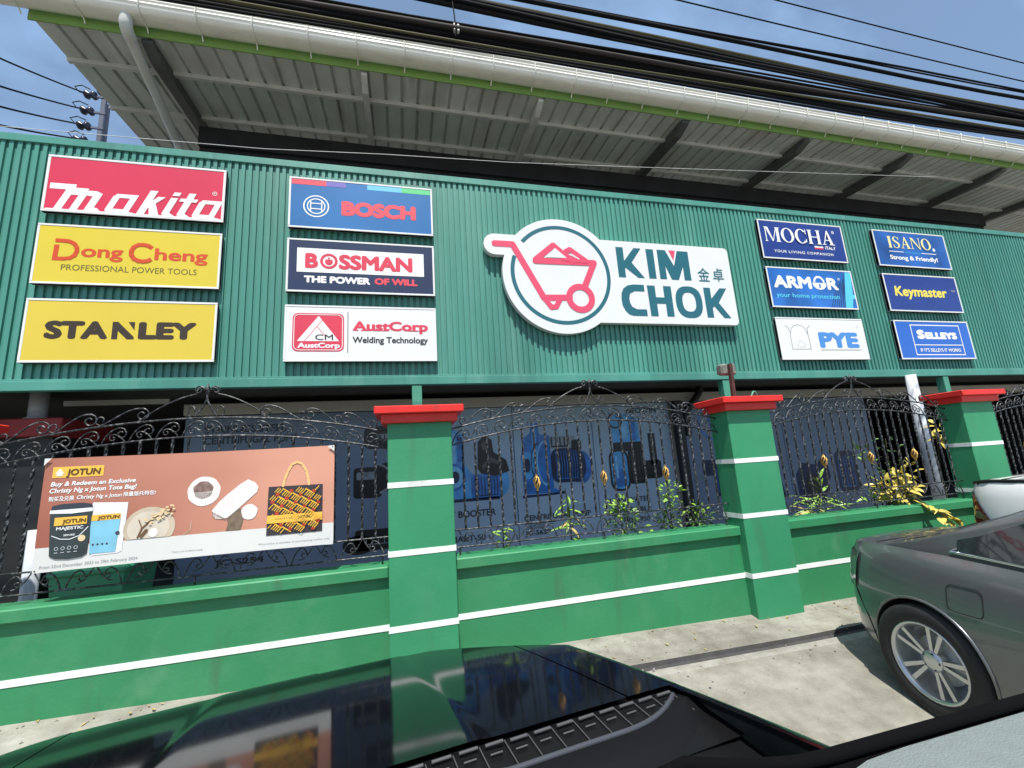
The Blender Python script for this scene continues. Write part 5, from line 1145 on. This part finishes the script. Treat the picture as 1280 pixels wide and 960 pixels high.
            q_.location = (s_*.765, y, .318); q_.rotation_euler = (0, 0, 0 if s_ > 0 else math.pi)
    return t
RZ = -.235
def tall_car(k):                                     # the white one is a taller car on bigger wheels
    t = [o for o in COL.objects if o.name.startswith('parked_car')][-1]
    for c in t.children:
        if c.name.startswith('wheel.') or c.name == 'wheel':
            c.scale = (1.15, 1.15, 1.15); c.location.z *= 1.15
        else: c.scale.z = k
def place(hub_x, hub_y, psi):                        # rear axle end against the wall, nose towards the street
    rz = math.pi-psi; c, s_ = math.cos(rz), math.sin(rz); lx, ly = .84, -1.3
    return (hub_x-(c*lx-s_*ly), hub_y-(s_*lx+c*ly), RZ), rz
w_, r_ = place(3.05, 2.22, R(6)); sedan('grey metallic saloon car reversed up to the wall, alloy rear wheel in view', 'paint_grey', w_, r_, 'lamp_smoke', False)
w_, r_ = place(4.84, 2.42, R(3)); sedan('white car with a dark red tail lamp parked beyond the grey car', 'paint_white', w_, r_, 'lamp_red', True); tall_car(1.32)

# ------------------------------------------------------------------ the car the view is taken from
OA = R(-9); OX, OY = -.182, .966
car = thing('black_car', 'glossy black bonnet with cowl louvres and dashboard edge in the near foreground', 'car', (OX, OY, RZ), -OA)
BZ0 = .84-RZ                                          # bonnet height over the road at the cowl
def fend(s_):
    a = abs(s_)
    return (1.0-(0 if a < .42 else .47*((a-.42)/.48)**1.25)) if s_ > 0 else 1.02-(0 if a < .70 else .30*((a-.70)/.25)**2)
def bz(s_, f):
    z = BZ0-.135*f-.035*f*f-.012*(s_/.8)**2
    a = abs(s_)-(.34-.02*f); z -= .0045/(1+math.exp(-max(-60, min(60, a/.008))))           # raised middle of the bonnet
    e = max(0, abs(s_)-.86); return z-.9*e-9*e*e
def bfn(s_, v, f0=.01):
    fe = fend(s_)
    if v <= .80: f = f0+(fe-f0)*v/.80; return (s_, f, bz(s_, f))
    q_ = (v-.80)/.20; a = q_*R(100); r_ = .16
    return (s_, fe+r_*math.sin(a)*.8, bz(s_, fe)-.24*r_*math.sin(a)-r_*1.2*(1-math.cos(a)))
b = MB(); b.grid(141, 60, lambda u, v: bfn(-.706+1.412*u, v)); b.build('bonnet', M['car_black'], car)
for so_ in (-1, 1):
    b = MB(); b.grid(24, 66, lambda u, v: bfn(so_*(.712+.228*u), v, .012))
    b.grid(14, 14, lambda u, v: (so_*(.838+.102*u), -.50+.512*v, bz(.838+.102*u, -.50+.512*v)))
    b.grid(40, 8, lambda u, v: (so_*(.94+.025*math.sin(math.pi*v)), -.50+1.05*u, bz(.94, -.50+1.05*u)*(1-v)+.45*v), True)
    b.build('fender', M['car_black'], car, recalc=False)
b = MB(); b.grid(41, 10, lambda u, v: ((2*u-1)*.93, fend((2*u-1)*.90)+.14+.05*math.sin(math.pi*v), .66-.36*v)); b.build('front_bumper', M['car_black'], car)
for s_ in (-.80, .80):
    wq = tree_copy(bpy.data.objects['wheel'], car); wq.location = (s_, .42, .318); wq.rotation_euler = (0, 0, 0 if s_ > 0 else math.pi)
# cowl with louvres
def cz(x): return bz(x, 0)
b = MB(); b.grid(61, 5, lambda u, v: (-.86+1.72*u, .20-.39*v, bz(-.86+1.72*u, max(0, .20-.39*v))-.013-.010*max(0, v-.5)*2)); b.grid(4, 30, lambda u, v: (.685+.045*u, .01+.80*v, bz(.70, .01+.80*v)-.012)); b.grid(4, 30, lambda u, v: (-.685-.045*u, .01+.80*v, bz(.70, .01+.80*v)-.012)); b.build('cowl_panel', M['slat_black'], car)
for k in range(30):
    x = -.835+.0555*k; b = MB(); zc = cz(x)
    b.tube([(x+.005, -.010, zc-.006), (x+.044, -.010, zc-.006)], .0036, 6); b.tube([(x+.008, -.033, zc-.0115), (x+.034, -.033, zc-.0115)], .0020, 6)
    b.tube([(x+.0495, -.004, zc-.010), (x+.0495, -.085, zc-.0155)], .0016, 4)
    b.build('louvre', M['louvre_black'], car)
def edge_y(x): return -.088 if x < .62 else -.088+.078*((x-.62)/.21)**2.2
b = MB(); b.tube([(x, edge_y(x), cz(min(x, .83))-.011) for x in [-.83+1.655*k/60 for k in range(61)]], .006, 8); b.build('cowl_edge', M['edge_grey'], car)
b = MB(); b.grid(61, 8, lambda u, v: (-.86+1.72*u, edge_y(max(-.83, min(.83, -.86+1.72*u)))-.004-(.24)*v, cz(-.86+1.72*u)-.012-.030*v+.012*math.sin(math.pi*min(1, v*3)))); b.build('cowl_apron', M['apron_black'], car)
# screen base and dashboard
def base(u, v):
    x = -.95+1.95*u; return (x, -.335-.16*v, cz(x)-.044+.020*v)
b = MB(); b.grid(40, 4, base); b.build('screen_base', M['seal_black'], car)
def to_car(p):
    d = Vector(p)-Vector((OX, OY, RZ)); c_, s_ = math.cos(OA), math.sin(OA)
    return (c_*d.x-s_*d.y, s_*d.x+c_*d.y, d.z)
def dash(u, v): return to_car((.44+1.05*u, .536-.46*v-.012*max(0, .2-u)*5, .981+.012*math.sin(math.pi*v)-.05*max(0, .12-u)/.12))
b = MB(); b.grid(30, 4, lambda u, v: to_car((.30+1.1*u, .552-.03*v, .975+.003*v))); b.build('dash_lip', M['seal_black'], car)
b = MB(); b.grid(30, 12, dash); b.build('dashboard', M['dash_grey'], car)
b = MB(); b.tube([to_car((-.1, .55, .95)), to_car((.20, .585, .96)), to_car((.31, .600, .976))]+[to_car((.36+1.06*k/24, .550+.14*max(0, (.52-(.36+1.06*k/24))/.3)**1.6, .984)) for k in range(25)], .009, 8); b.build('windscreen_seal', M['seal_black'], car)
